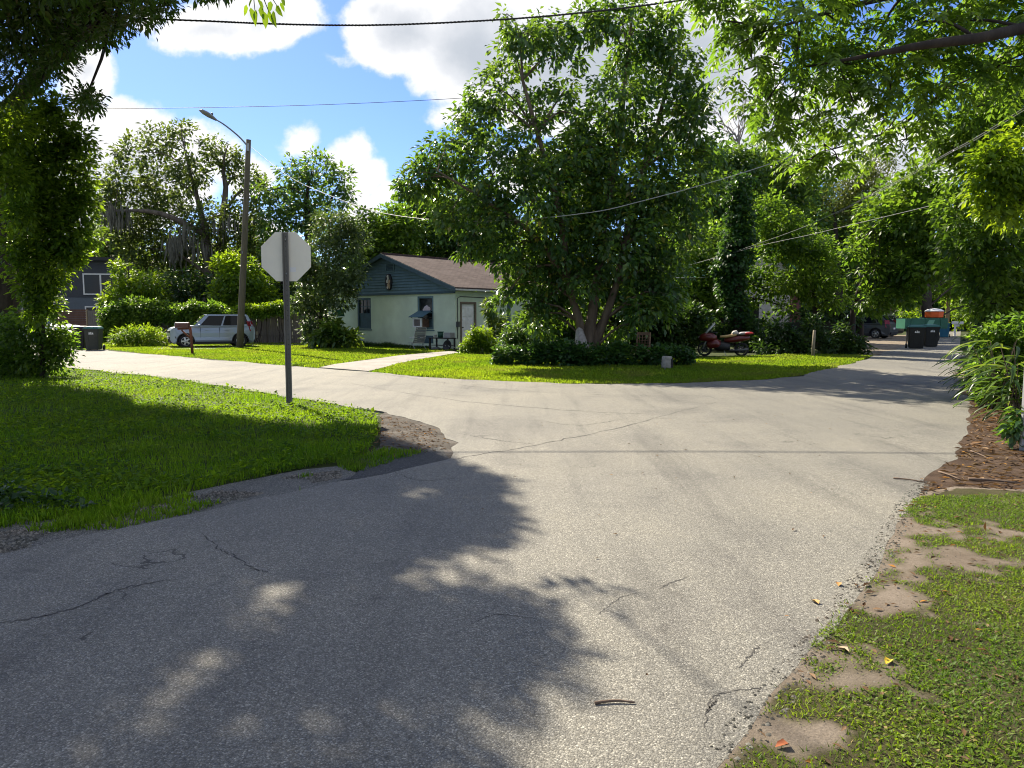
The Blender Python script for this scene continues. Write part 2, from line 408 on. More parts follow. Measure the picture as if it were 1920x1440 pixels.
def lobe_twigs(C, Rr, dens, gap=0.32, sq=(1, 1, 0.9), seed=0, zmin=0.1):
    TP, TO, LI = [], [], []
    for i, (c, r) in enumerate(zip(C, Rr)):
        n = max(6, int(dens*DENS*4*r*r*1.35)); d = unit(n); rad = r*(0.30+0.75*rng.random(n)**0.55)
        P = c+d*rad[:, None]*np.array(sq)
        TP.append(P); TO.append(norm(d+np.array([0, 0, .35]))); LI.append(np.full(n, i))
    TP, TO, LI = np.concatenate(TP), np.concatenate(TO), np.concatenate(LI)
    sc = max(0.35, float(np.median(Rr))*0.55)
    k = (0.6*vnoise(TP, sc, seed)+0.4*vnoise(TP, sc*0.45, seed+3) > gap) & (TP[:, 2] > zmin)
    return TP[k], TO[k], LI[k]
def limbs(mb, path, C, Rr, r0, TP=None, LI=None, twigs=5, sides=5, bow=0.15):
    path = np.asarray(path, float)
    for i, (c, r) in enumerate(zip(C, Rr)):
        d = np.linalg.norm(path[:, :3]-c, axis=1)+np.where(path[:, 2] > c[2]-0.1*r, 1.5*r, 0)
        k = int(np.argmin(d)); s = path[k, :3]; rr = min(r0, path[k, 3]*0.6) if path.shape[1] > 3 else r0
        m = (s+c)/2+np.array([0, 0, 1])*bow*np.linalg.norm(c-s)+unit(1)[0]*0.08*np.linalg.norm(c-s)
        pts = spline([s, m, c], 6); mb.tube(pts, np.linspace(rr, max(0.012, rr*0.3), 6), sides, cap=False)
        if TP is not None:
            ids = np.where(LI == i)[0]
            for j in (rng.choice(ids, min(twigs, len(ids)), replace=False) if len(ids) else []):
                b = pts[rng.integers(3, 6)]; e = TP[j]; q = spline([b, (b+e)/2+np.array([0, 0, .06*r]), e], 4)
                mb.tube(q, np.linspace(max(0.01, rr*0.25), 0.006, 4), 3, cap=False)
def tree(name, label, cat, lobes, leafm, L, W, per=12, dens=50, rad=0.3, droop=0.35, trunks=None, barkm=None, group=None, gap=0.32,
         limb_r=0.08, pin=None, hexa=False, seed=0, crown='crown', twigs=4, base=None, extra=None, keep=None, trunk_name='trunk', bow=0.15, sq=(1, 1, .9), zmin=.1):
    C, Rr = lobes
    if not pin: W = W*1.32; per = max(6, int(per*.88))
    TP, TO, LI = lobe_twigs(C, Rr, dens, gap, sq=sq, seed=seed, zmin=zmin)
    if keep is not None:
        k = keep(TP); TP, TO, LI = TP[k], TO[k], LI[k]
    if base is None: base = trunks[0][0][:3] if trunks else (C[:, 0].mean(), C[:, 1].mean(), 0)
    base = np.array([base[0], base[1], 0.0])
    root = thing(name, label, cat, base, 0, group)
    if pin: P, D, Nn, LL, WW = pinnate_leaves(TP, TO, pin['fronds'], pin['pairs'], pin['len'], L, W, pin.get('droop', .3))
    else: P, D, Nn, LL, WW = cluster_leaves(TP, TO, per, L, W, rad, droop)
    k = P[:, 2] > 0.02; P, D, Nn, LL, WW = P[k], D[k], Nn[k], LL[k], WW[k]
    cr = leaves_obj(crown, P-base, D, Nn, LL, WW, leafm, root, hexa); cr['kind'] = 'stuff'
    if trunks:
        mb = MB(); allp = []
        for t in trunks:
            q = spline(t, 9 if len(t) > 2 else 5); q[:, 3] = np.clip(q[:, 3], .01, 9)
            wob = (rng.random((len(q), 3))-.5)*q[:, 3:4]*0.35; wob[0] = 0; wob[:, 2] = 0
            q[:, :3] += wob
            mb.tube(q[:, :3]-base, q[:, 3], 10, cap=True); allp.append(q)
        allp = np.concatenate(allp)
        loc = allp.copy(); loc[:, :3] -= base
        limbs(mb, loc, C-base, Rr, limb_r, TP-base, LI, twigs, bow=bow)
        mb.build(trunk_name, barkm or BARK, root)
    return root

def blades(name, poly, n, h, wd, mat, parent=None, dens_fn=None, lean=0.5, zfn=None, hfn=None, face=None):
    P = sample_poly(poly, n)
    if dens_fn is not None: P = P[rng.random(len(P)) < dens_fn(P)]
    n = len(P); a = rng.random(n)*2*math.pi
    s = np.c_[np.cos(a), np.sin(a), np.zeros(n)]
    hh = h*np.clip(rng.normal(1, 0.3, n), .3, 2.0)
    if hfn is not None: hh = hh*hfn(P)
    ww = wd*np.clip(rng.normal(1, 0.25, n), .4, 2)
    B = np.c_[P, np.full(n, 0.004) if zfn is None else zfn(P)]
    tip = B+np.c_[(rng.random((n, 2))-.5)*2*lean*hh[:, None], hh]
    midp = B*0.45+tip*0.55+np.c_[np.zeros((n, 2)), hh*0.12]
    V = np.stack([B-s*ww[:, None]/2, B+s*ww[:, None]/2, midp+s*ww[:, None]*0.35, tip, midp-s*ww[:, None]*0.35], 1).reshape(-1, 3)
    i = np.arange(n)*5
    T = np.stack([i+4, i+2, i+3], 1); Q = np.stack([i, i+1, i+2, i+4], 1)
    o = raw_mesh(name, V, T, Q, mat, parent); return tag(o, kind='stuff')
def weeds(name, poly, n, L, W, h, mat, dens_fn=None, parent=None, hfn=None):
    """low broad-leaved ground cover: small leaves held at many heights"""
    P = sample_poly(poly, n)
    if dens_fn is not None: P = P[rng.random(len(P)) < dens_fn(P)]
    n = len(P); z = h*rng.random(n)**0.7
    if hfn is not None: z *= hfn(P)
    B = np.c_[P, z+.008]; D = unit(n); D[:, 2] = np.abs(D[:, 2])*0.35; Nn = norm(np.array([0, 0, 1.0])+unit(n)*0.5)
    s = np.clip(rng.normal(1, .3, n), .4, 1.8)
    o = leaves_obj(name, B, D, Nn, L*s, W*s, mat, parent); return tag(o, kind='stuff')

# ------------------------------------------------------------------ ground, roads
def road_poly(pts, step=0.25, jit=0.03, maxlen=30):
    out = []
    P = [np.asarray(p, float)[:2] for p in pts]
    for a, b in zip(P, P[1:]+P[:1]):
        L = np.linalg.norm(b-a); dist = max(2.0, np.linalg.norm((a+b)/2)); st = step*max(1, dist/6)
        n = max(1, int(L/st)); n = min(n, 160)
        for i in range(n):
            q = a+(b-a)*i/n; j = jit*max(1, min(dist, 20)/6)
            nn = np.array([-(b-a)[1], (b-a)[0]])/(L+1e-6)
            k = (vnoise(q[None], 0.35, 3)[0]-.5)*2*j+(vnoise(q[None], 1.7, 5)[0]-.5)*3*j
            out.append(q+nn*k if 0 < np.linalg.norm(q) < 40 else q)
    return out
def sheet(name, poly, z, mat, thick=0.0, kind='structure'):
    bm = bmesh.new(); vs_ = [bm.verts.new((p[0], p[1], z)) for p in poly]
    f = bm.faces.new(vs_); f.normal_update()
    if f.normal.z < 0: f.normal_flip()
    if thick:
        n = len(poly); lo = [bm.verts.new((p[0], p[1], z-thick)) for p in poly]
        for i in range(n): bm.faces.new((vs_[i], vs_[(i+1) % n], lo[(i+1) % n], lo[i]))
    bmesh.ops.triangulate(bm, faces=[f])
    bmesh.ops.recalc_face_normals(bm, faces=bm.faces)
    me = bpy.data.meshes.new(name); bm.to_mesh(me); bm.free(); me.materials.append(mat)
    o = bpy.data.objects.new(name, me); link(o); return tag(o, kind=kind)
def ground_mat(name, cols, sc=1.2, det=14.0, speck=None):
    m, nt = new_mat(name); N = NT(nt); t = N.n('ShaderNodeTexCoord')
    a = N.n('ShaderNodeTexNoise', i_Scale=sc, i_Detail=8.0, i_Roughness=0.7); N.l(t.outputs['Object'], a.inputs['Vector'])
    c = N.ramp(a.outputs['Fac'], [(0.28+0.44*i/(len(cols)-1), k) for i, k in enumerate(cols)])
    f = N.n('ShaderNodeTexNoise', i_Scale=sc*det*4, i_Detail=6.0, i_Roughness=0.8); N.l(t.outputs['Object'], f.inputs['Vector'])
    c = N.mix(1.0, c, N.ramp(f.outputs['Fac'], [(0.3, (0.6, 0.6, 0.6)), (0.7, (1.3, 1.3, 1.3))]), 'MULTIPLY')
    b = N.n('ShaderNodeBsdfPrincipled', i_Roughness=0.95); b.inputs['Specular IOR Level'].default_value = 0.15; N.l(c, b.inputs['Base Color'])
    bp = N.n('ShaderNodeBump', i_Strength=0.8, i_Distance=0.02); N.l(f.outputs['Fac'], bp.inputs['Height']); N.l(bp.outputs[0], b.inputs['Normal'])
    o = N.n('ShaderNodeOutputMaterial'); N.l(b.outputs[0], o.inputs[0]); return m
def asphalt_mat(name, lo, mid, hi, tint=(1.01, 1.0, 0.895)):
    m, nt = new_mat(name); N = NT(nt); t = N.n('ShaderNodeTexCoord'); P = t.outputs['Object']
    vo = N.n('ShaderNodeTexVoronoi', i_Scale=150.0); N.l(P, vo.inputs['Vector'])          # aggregate chips ~1 cm
    chip = N.n('ShaderNodeSeparateColor'); N.l(vo.outputs['Color'], chip.inputs[0])
    agg = N.ramp(chip.outputs[0], [(0.0, lo), (0.30, tuple((a+b)/2 for a, b in zip(lo, mid))), (0.55, mid), (0.85, hi), (1.0, tuple(min(1, x*1.6) for x in hi))])
    gapm = N.ramp(vo.outputs['Distance'], [(0.35, (1, 1, 1)), (0.75, (0.64, 0.63, 0.62))]); agg = N.mix(1.0, agg, gapm, 'MULTIPLY')
    vo2 = N.n('ShaderNodeTexVoronoi', i_Scale=60.0); N.l(P, vo2.inputs['Vector'])
    ch2 = N.n('ShaderNodeSeparateColor'); N.l(vo2.outputs['Color'], ch2.inputs[0])
    agg = N.mix(1.0, agg, N.ramp(ch2.outputs[1], [(0.0, (0.88, 0.88, 0.88)), (0.25, (0.97, 0.97, 0.97)), (0.8, (1.03, 1.03, 1.02)), (1.0, (1.14, 1.13, 1.1))]), 'MULTIPLY')
    big = N.n('ShaderNodeTexNoise', i_Scale=0.55, i_Detail=7.0, i_Roughness=0.62, i_Distortion=0.4); N.l(P, big.inputs['Vector'])
    pat = N.ramp(big.outputs['Fac'], [(0.30, (0.74, 0.74, 0.76)), (0.47, (1, 1, 1)), (0.70, (1.14, 1.13, 1.10))])
    # wear streaks that run along the street
    mp = N.n('ShaderNodeMapping'); mp.inputs['Rotation'].default_value = (0, 0, R(33)); mp.inputs['Scale'].default_value = (1.9, 0.16, 1); N.l(P, mp.inputs[0])
    st = N.n('ShaderNodeTexNoise', i_Scale=1.3, i_Detail=4.0, i_Roughness=0.6); N.l(mp.outputs[0], st.inputs['Vector'])
    stc = N.ramp(st.outputs['Fac'], [(0.30, (0.74, 0.74, 0.75)), (0.48, (1, 1, 1)), (0.75, (1.08, 1.07, 1.05))])
    c = N.mix(1.0, N.mix(1.0, agg, pat, 'MULTIPLY'), stc, 'MULTIPLY')
    b2 = N.n('ShaderNodeTexNoise', i_Scale=0.16, i_Detail=3.0, i_Roughness=0.5, i_Distortion=0.8); N.l(P, b2.inputs['Vector'])
    c = N.mix(1.0, c, N.ramp(b2.outputs['Fac'], [(0.32, (0.84, 0.85, 0.87)), (0.5, (1, 1, 1)), (0.68, (1.08, 1.07, 1.04))]), 'MULTIPLY')
    sp = N.n('ShaderNodeTexNoise', i_Scale=1.9, i_Detail=5.0, i_Roughness=0.65); N.l(P, sp.inputs['Vector'])
    c = N.mix(1.0, c, N.ramp(sp.outputs['Fac'], [(0.27, (0.66, 0.65, 0.65)), (0.36, (1, 1, 1))]), 'MULTIPLY')
    # sparse cracks
    wn = N.n('ShaderNodeTexNoise', i_Scale=2.2, i_Detail=5.0); N.l(P, wn.inputs['Vector'])
    wo_ = N.mix(0.8, P, wn.outputs['Color'], 'ADD')
    cr = N.n('ShaderNodeTexVoronoi', i_Scale=0.42, feature='DISTANCE_TO_EDGE'); N.l(wo_, cr.inputs['Vector'])
    cm = N.n('ShaderNodeTexNoise', i_Scale=0.8, i_Detail=3.0); N.l(P, cm.inputs['Vector'])
    line = N.math('MULTIPLY', N.math('LESS_THAN', cr.outputs['Distance'], 0.0035), N.math('GREATER_THAN', cm.outputs['Fac'], 0.60))
    c = N.mix(N.math('MULTIPLY', line, 0.75), c, (0.035, 0.033, 0.03))
    c = N.mix(1.0, c, tint, 'MULTIPLY')
    b = N.n('ShaderNodeBsdfPrincipled', i_Roughness=0.82); b.inputs['Specular IOR Level'].default_value = 0.35; N.l(c, b.inputs['Base Color'])
    h = N.math('SUBTRACT', N.math('MULTIPLY', vo.outputs['Distance'], -0.62), N.math('MULTIPLY', line, 1.5))
    bp = N.n('ShaderNodeBump', i_Strength=0.75, i_Distance=0.006); N.l(h, bp.inputs['Height']); N.l(bp.outputs[0], b.inputs['Normal'])
    o = N.n('ShaderNodeOutputMaterial'); N.l(b.outputs[0], o.inputs[0]); return m
M_ROAD = asphalt_mat('old_asphalt', (0.122, 0.118, 0.111), (0.185, 0.180, 0.170), (0.238, 0.231, 0.219))
M_PATCH = asphalt_mat('newer_asphalt', (0.02, 0.02, 0.02), (0.05, 0.049, 0.048), (0.10, 0.098, 0.095))
M_SOIL = ground_mat('turf_soil', [(0.020, 0.028, 0.010), (0.040, 0.055, 0.014), (0.065, 0.075, 0.02)], 1.0)
M_SAND = ground_mat('sandy_dirt', [(0.12, 0.092, 0.065), (0.22, 0.18, 0.135), (0.30, 0.255, 0.20)], 1.6)
M_DIRT = ground_mat('dark_dirt', [(0.045, 0.039, 0.032), (0.105, 0.092, 0.076), (0.20, 0.18, 0.155)], 3.0)
M_MULCH = ground_mat('leafy_dirt', [(0.035, 0.022, 0.014), (0.085, 0.055, 0.036), (0.15, 0.105, 0.075)], 4.0)
M_GRAVEL = asphalt_mat('gravel_mix', (0.05, 0.049, 0.046), (0.125, 0.12, 0.112), (0.21, 0.205, 0.19))
M_CONC = ground_mat('walk_concrete', [(0.24, 0.22, 0.19), (0.36, 0.335, 0.30), (0.42, 0.40, 0.36)], 1.2)

gs = 420.0
tag(raw_mesh('ground', [(-gs, -60, -0.01), (gs, -60, -0.01), (gs, 2*gs, -0.01), (-gs, 2*gs, -0.01)], None, [(0, 1, 2, 3)], M_SOIL), kind='structure')
dirA = np.array([0.515, 0.857]); dirB = np.array([-0.755, 0.656])
def W2(x, y): return np.array([x, y, 0.0])
right_edge = [W2(-3.9, -4), G(1350, 1440), G(1425, 1335), G(1500, 1240), G(1560, 1165), G(1612, 1095), G(1648, 1040), G(1690, 960), G(1730, 905), G(1775, 862), G(1808, 805), G(1812, 772), G(1806, 740), G(1797, 690), G(1800, 650)]
right_edge += [np.r_[right_edge[-1][:2]+dirA*120, 0]]
left_far = [np.r_[G(1690, 652)[:2]+dirA*115, 0], G(1690, 652), G(1640, 668), G(1600, 682), G(1560, 692), G(1500, 706), G(1420, 714), G(1300, 719), G(1150, 720.5), G(1050, 720), G(950, 717), G(850, 712), G(760, 705), G(680, 698), G(600, 691.5), G(480, 682), G(400, 675), G(270, 664), G(200, 657.5)]
left_far += [np.r_[left_far[-1][:2]+dirB*70, 0]]
near_edge = [np.r_[G(130, 691)[:2]+dirB*80, 0], G(130, 691), G(300, 709), G(419, 726), G(547, 746), G(620, 759), G(690, 772), G(760, 788), G(815, 806), G(850, 833), G(836, 862), G(790, 876), G(720, 890), G(640, 902), G(560, 918), G(450, 944), G(300, 980), G(150, 1012), G(0, 1045), W2(-9.4, -4)]
sheet('road', road_poly(right_edge+left_far+near_edge, .10, .04), 0.020, M_ROAD, 0.05)
# verge, shoulder, walk, drive
verge = [G(1270, 1445), G(1375, 1330), G(1515, 1160), G(1605, 1035), G(1645, 955), G(1735, 858), G(1770, 805), G(1778, 740), G(1770, 690), W2(16, 22), W2(20, 20), W2(16, 5), W2(10, -3), W2(-3.6, -4)]
VERGE = [p[:2] for p in verge]
sheet('dirt_verge', road_poly(verge, .3, .02), 0.0185, M_SAND)
mulch = [G(1690, 940), G(1700, 890), G(1750, 850), G(1770, 800), G(1775, 735), G(1900, 730), W2(13, 12), W2(8, 6.5), G(1920, 925), G(1800, 918)]
MULCH = [p[:2] for p in [G(1712, 940), G(1765, 890), G(1800, 855), G(1822, 805), G(1818, 740)]+mulch[5:]]
sheet('mulch_bed', road_poly(mulch, .15, .04), 0.0192, M_MULCH)
sheet('gravel_shoulder', road_poly([G(0, 1066), G(300, 996), G(560, 932), G(650, 912), G(690, 890), G(640, 872), G(560, 880), G(470, 898), G(330, 928), G(150, 965), G(0, 985), W2(-7, 3.5), W2(-7, 1)], .2, .03), 0.008, M_GRAVEL)
sheet('asphalt_patch', road_poly([G(640, 905), G(720, 900), G(800, 884), G(850, 866), G(828, 840), G(760, 850), G(690, 868)], .12, .02), 0.0175, M_PATCH)
sheet('dirt_corner', road_poly([G(690, 872), G(770, 868), G(860, 866), G(885, 828), G(840, 796), G(760, 772), G(706, 766), G(712, 806), G(708, 840), G(650, 872)], .12, .03), 0.014, M_DIRT)
sheet('front_walk', road_poly([G(598, 690.5), G(690, 697.5), G(745, 683), G(800, 672.5), G(862, 662.5), G(846, 659), G(800, 663), G(745, 668), G(690, 676), G(630, 684)], .4, .01), 0.03, M_CONC, 0.05)
sheet('driveway', [G(285, 655.5), G(400, 655), G(500, 648), G(585, 646), G(560, 643), G(480, 643), G(360, 645), G(300, 648)], 0.022, M_CONC, 0.05)
sheet('sandy_drive', [G(1600, 673), G(1640, 667), G(1690, 655), G(1725, 645), G(1745, 632), G(1700, 628), G(1560, 632), G(1540, 645)], 0.012, M_SAND)

fringe = [p[:2] for p in [G(0, 985), G(150, 962), G(330, 925), G(470, 895), G(560, 878), G(640, 866), G(700, 846), G(716, 850), G(650, 884), G(560, 900), G(470, 916), G(330, 950), G(150, 990), G(0, 1020)]]
blades('grass', fringe, 16000, 0.05, 0.008, GRASS, dens_fn=lambda P: np.clip((.6*vnoise(P, .45, 63)+.4*vnoise(P, .16, 64)-.5)*6, 0, 1))
WEED = leaf_mat('weed_leaf', (0.026, 0.070, 0.010), (0.055, 0.125, 0.014), (0.10, 0.18, 0.020), tcol=(0.24, 0.38, 0.010), trans=0.52, gloss=.12, rough=.6, hscale=1.0)
# grass --------------------------------------------------------------------------------
def fall(d0, p=1.6): return lambda P: np.clip((d0/np.maximum(np.hypot(P[:, 0], P[:, 1]), .1))**p, 0, 1)
island = [G(-60, 1000), G(60, 988), G(150, 968), G(300, 935), G(400, 915), G(480, 898), G(560, 880), G(640, 868), G(690, 846), G(712, 812), G(705, 783), G(680, 772), G(600, 757), G(500, 740), G(419, 727), G(280, 707), G(135, 692), G(-100, 668), G(-200, 700), G(-200, 1000)]
ISL = [p[:2] for p in island]
edge_n = lambda P: np.clip(1.3*vnoise(P, 0.9, 8)+0.35, 0, 1)
blades('grass', ISL, 260000, 0.055, 0.008, GRASS, dens_fn=lambda P: fall(8)(P)*edge_n(P), hfn=lambda P: 0.6+0.9*vnoise(P, 0.7, 2))
weeds('ground_cover', ISL, 150000, 0.050, 0.032, 0.070, WEED, dens_fn=lambda P: fall(7)(P)*np.clip(2.6*(.6*vnoise(P, 1.1, 4)+.4*vnoise(P, .35, 14))-.65, 0, 1), hfn=lambda P: 0.5+0.9*vnoise(P, 0.8, 9))
lawn = [G(200, 655.5), G(270, 663), G(400, 674), G(480, 681), G(597, 690.5), G(632, 683), G(690, 675), G(745, 667), G(846, 658.5), G(868, 652), G(860, 645), G(700, 640), G(560, 640), G(300, 640), G(180, 640)]
lawn2 = [G(692, 698), G(760, 704), G(850, 711.5), G(950, 716.5), G(1050, 719.5), G(1150, 720), G(1300, 718.5), G(1420, 713.5), G(1500, 705), G(1560, 691), G(1600, 681), G(1640, 667), G(1600, 666), G(1520, 664), G(1430, 667), G(1330, 671), G(1250, 675), G(1000, 666), G(864, 662.5), G(800, 673), G(745, 684)]
LAWN, LAWN2 = [p[:2] for p in lawn], [p[:2] for p in lawn2]
blades('lawn_grass', LAWN, 105000, 0.044, 0.032, GRASS_L, hfn=lambda P: 0.6+0.8*vnoise(P, 1.2, 2))
blades('lawn_grass', LAWN2, 140000, 0.045, 0.025, GRASS_L, dens_fn=fall(17, 1.0), hfn=lambda P: 0.6+0.9*vnoise(P, 1.0, 6))
def verge_dens(P, soft=False):
    Rm = np.array([[.8, .6], [-.6, .8]]); n1 = 0.40*vnoise(P @ Rm, 0.62, 21)+0.36*vnoise(P, 0.23, 22)+0.24*vnoise(P @ Rm.T, 0.085, 23)
    A, B = G(1350, 1440)[:2], G(1690, 960)[:2]; t = (B-A)/np.linalg.norm(B-A); nr = np.array([t[1], -t[0]])
    dist = (P-A) @ nr                                     # metres from the asphalt edge
    thr = np.interp(dist, [0, .12, .45, .75, 1.2, 2.0], [.52, .40, .34, .28, .20, .15])
    d = np.clip((n1-thr)*4+.35, 0, 1) if soft else np.clip((n1-thr)*7, 0, .9); d[in_poly(P, MULCH)] = 0; d[dist < 0.02] = 0
    return d
M_TURF2 = ground_mat('verge_soil', [(0.045, 0.042, 0.018), (0.085, 0.075, 0.035), (0.15, 0.125, 0.07)], 2.5)
VB = [G(1345, 1445)[:2], G(1425, 1335)[:2], G(1560, 1165)[:2], G(1648, 1040)[:2], G(1690, 960)[:2], G(1720, 935)[:2], G(1960, 930)[:2], W2(6, 5)[:2], W2(4, 2)[:2], W2(1.5, 1.2)[:2], W2(0.2, 1.5)[:2]]
gx, gy = np.meshgrid(np.arange(-.6, 9, .05), np.arange(.6, 7.2, .05)); gp = np.c_[gx.ravel(), gy.ravel()]; nc = gx.shape[1]
cell = np.array([r*nc+c for r in range(gx.shape[0]-1) for c in range(nc-1)]); mid = gp[cell]+.025
A_, B_ = G(1350, 1440)[:2], G(1690, 960)[:2]; t_ = (B_-A_)/np.linalg.norm(B_-A_); dd_ = (mid-A_) @ np.array([t_[1], -t_[0]])
cell = cell[(dd_ > -.12) & ~in_poly(mid, [p[:2] for p in mulch]) & in_poly(mid, VERGE)]
m_, nt_ = new_mat('verge_earth'); N_ = NT(nt_); at_ = N_.n('ShaderNodeAttribute', attribute_name='turf'); tc_ = N_.n('ShaderNodeTexCoord')
nz_ = N_.n('ShaderNodeTexNoise', i_Scale=1.6, i_Detail=8.0, i_Roughness=0.7); N_.l(tc_.outputs['Object'], nz_.inputs['Vector'])
nf_ = N_.n('ShaderNodeTexNoise', i_Scale=90.0, i_Detail=6.0, i_Roughness=0.8); N_.l(tc_.outputs['Object'], nf_.inputs['Vector'])
sand_ = N_.ramp(nz_.outputs['Fac'], [(0.28, (0.12, 0.092, 0.065)), (0.5, (0.21, 0.172, 0.13)), (0.72, (0.28, 0.235, 0.185))])
soil_ = N_.ramp(nz_.outputs['Fac'], [(0.28, (0.035, 0.034, 0.014)), (0.5, (0.065, 0.060, 0.026)), (0.72, (0.11, 0.095, 0.05))])
f_ = N_.ramp(N_.math('ADD', at_.outputs['Fac'], N_.math('MULTIPLY', N_.math('SUBTRACT', nf_.outputs['Fac'], .5), .9)), [(0.25, (0, 0, 0)), (0.75, (1, 1, 1))])
cl_ = N_.mix(1.0, N_.mix(f_, sand_, soil_), N_.ramp(nf_.outputs['Fac'], [(0.3, (0.6, 0.6, 0.6)), (0.7, (1.3, 1.3, 1.3))]), 'MULTIPLY')
b_ = N_.n('ShaderNodeBsdfPrincipled', i_Roughness=0.95); b_.inputs['Specular IOR Level'].default_value = .12; N_.l(cl_, b_.inputs['Base Color'])
bp_ = N_.n('ShaderNodeBump', i_Strength=0.9, i_Distance=0.015); N_.l(nf_.outputs['Fac'], bp_.inputs['Height']); N_.l(bp_.outputs[0], b_.inputs['Normal'])
o_ = N_.n('ShaderNodeOutputMaterial'); N_.l(b_.outputs[0], o_.inputs[0])
zz = np.full(len(gp), .0194)
vg = raw_mesh('verge_soil', np.c_[gp, zz], None, np.stack([cell, cell+1, cell+nc+1, cell+nc], 1), m_); tag(vg, kind='structure')
vg.data.attributes.new('turf', 'FLOAT', 'POINT').data.foreach_set('value', verge_dens(gp, True).astype(np.float32))
blades('verge_grass', VB, 170000, 0.025, 0.0060, GRASS_V, dens_fn=lambda P: verge_dens(P), lean=1.1)
blades('dry_thatch', VB, 45000, 0.012, 0.0045, THATCH, dens_fn=lambda P: np.clip(verge_dens(P)+.12, 0, 1)*.8, lean=2.6)
weeds('verge_clover', VB, 130000, 0.015, 0.010, 0.022, GRASS_V, dens_fn=lambda P: verge_dens(P)*np.clip(2.2*vnoise(P, 0.5, 31)-.5, 0, 1))
# litter: dead leaves, chips, pebbles
LITTER = leaf_mat('dead_leaf', (0.05, 0.03, 0.018), (0.12, 0.075, 0.045), (0.22, 0.155, 0.10), trans=0.15, gloss=.04, rough=.85, tcol=(0.3, 0.16, 0.05), hue=(0.42, 0.20, 0.05))
def litter(name, poly, n, L, W, dens=None, z=0.016, mat=None):
    P = sample_poly(poly, n)
    if dens is not None: P = P[rng.random(len(P)) < dens(P)]
    n = len(P); D = unit(n); D[:, 2] *= 0.12; s = np.clip(rng.normal(1, .4, n), .3, 2.2)
    return tag(leaves_obj(name, np.c_[P, z+0.012*rng.random(n)], D, norm(np.array([0, 0, 1.])+unit(n)*.35), L*s, W*s, mat or LITTER, fold=.25, droop=.02), kind='stuff')
litter('leaf_litter', MULCH, 9000, 0.07, 0.022, z=.021)
litter('leaf_litter', VB, 1100, 0.038, 0.014, z=0.021)
corner = [p[:2] for p in [G(640, 880), G(700, 868), G(838, 846), G(848, 830), G(810, 806), G(716, 780), G(700, 820)]]
litter('leaf_litter', corner, 600, 0.045, 0.016)
near_road = [G(900, 1440)[:2], G(1340, 1440)[:2], G(1640, 1030)[:2], G(1780, 840)[:2], G(1500, 760)[:2], G(900, 800)[:2]]
litter('leaf_litter', near_road, 60, 0.030, 0.012, z=0.024)
def stones(name, poly, n, r, mat, z=0.01):
    P = sample_poly(poly, n); P = P[vnoise(P, .5, 55) > .38]; n = len(P); base = np.array([(0, 0, 1), (1, 0, 0), (0, 1, 0), (-1, 0, 0), (0, -1, 0)], float)
    s = r*np.clip(rng.normal(1, .4, n), .3, 2.2); V = []
    a = rng.random(n)*6.28; ca, sa = np.cos(a), np.sin(a)
    for b in base:
        V.append(np.stack([P[:, 0]+(b[0]*ca-b[1]*sa)*s, P[:, 1]+(b[0]*sa+b[1]*ca)*s*.8, z+b[2]*s*.7], 1))
    V = np.stack(V, 1).reshape(-1, 3); i = np.arange(n)*5
    T = np.concatenate([np.stack([i, i+1, i+2], 1), np.stack([i, i+2, i+3], 1), np.stack([i, i+3, i+4], 1), np.stack([i, i+4, i+1], 1)])
    return tag(raw_mesh(name, V, T, None, mat), kind='stuff')
M_STONE = leaf_mat('stone_bits', (0.06, 0.058, 0.05), (0.13, 0.12, 0.105), (0.24, 0.22, 0.19), trans=0.0, gloss=.05, rough=.9)
shoulder = [p[:2] for p in [G(0, 1040), G(300, 974), G(560, 912), G(640, 898), G(640, 884), G(560, 892), G(470, 908), G(330, 942), G(150, 980), G(0, 1000)]]
stones('gravel', shoulder, 5000, 0.010, M_STONE)
stones('gravel', corner, 250, 0.009, M_STONE, 0.014)
blades('grass', [p[:2] for p in [G(560, 925), G(700, 880), G(800, 850), G(720, 845), G(640, 865), G(500, 900)]], 3500, 0.05, 0.008, GRASS, dens_fn=lambda P: (vnoise(P, .5, 77) > .5)*1.0)
blades('grass', [p[:2] for p in [G(0, 1048), G(60, 1030), G(360, 965), G(420, 945), G(330, 950), G(0, 1020)]], 1500, 0.05, 0.008, GRASS, dens_fn=lambda P: (vnoise(P, .4, 79) > .62)*1.0)

# crumbs of asphalt along the ragged right edge, and cracks in the old asphalt
EDGE = [G(1345, 1440), G(1425, 1335), G(1500, 1240), G(1560, 1165), G(1612, 1095), G(1648, 1040), G(1690, 960), G(1730, 905)]
edge_band = [p[:2]-np.array([.05, -.03]) for p in EDGE]+[p[:2]+np.array([.08, -.05]) for p in EDGE[::-1]]
M_CRUMB = leaf_mat('asphalt_crumb', (0.03, 0.03, 0.028), (0.075, 0.072, 0.066), (0.17, 0.165, 0.15), trans=0.0, gloss=.05, rough=.9)
stones('gravel', edge_band, 1500, 0.0075, M_CRUMB, 0.019)
stones('gravel', VB, 2500, 0.004, M_CRUMB, 0.019)
def ribbon(px, wd, n=40, z=.0215):
    P = spline([G(*p)[:2] for p in px], n); j = (rng.random((n, 2))-.5)*wd*2.2; P = P+j
    T_ = np.gradient(P, axis=0); T_ /= np.linalg.norm(T_, axis=1)[:, None]+1e-9; S_ = np.c_[-T_[:, 1], T_[:, 0]]
    w_ = wd*(.25+.9*rng.random(n))*np.sin(np.linspace(.05, math.pi-.05, n))**.4
    return np.r_[np.c_[P+S_*w_[:, None]/2, np.full(n, z)], np.c_[P-S_*w_[:, None]/2, np.full(n, z)]], [(i, i+1, n+i+1, n+i) for i in range(n-1)]
ck = MB()
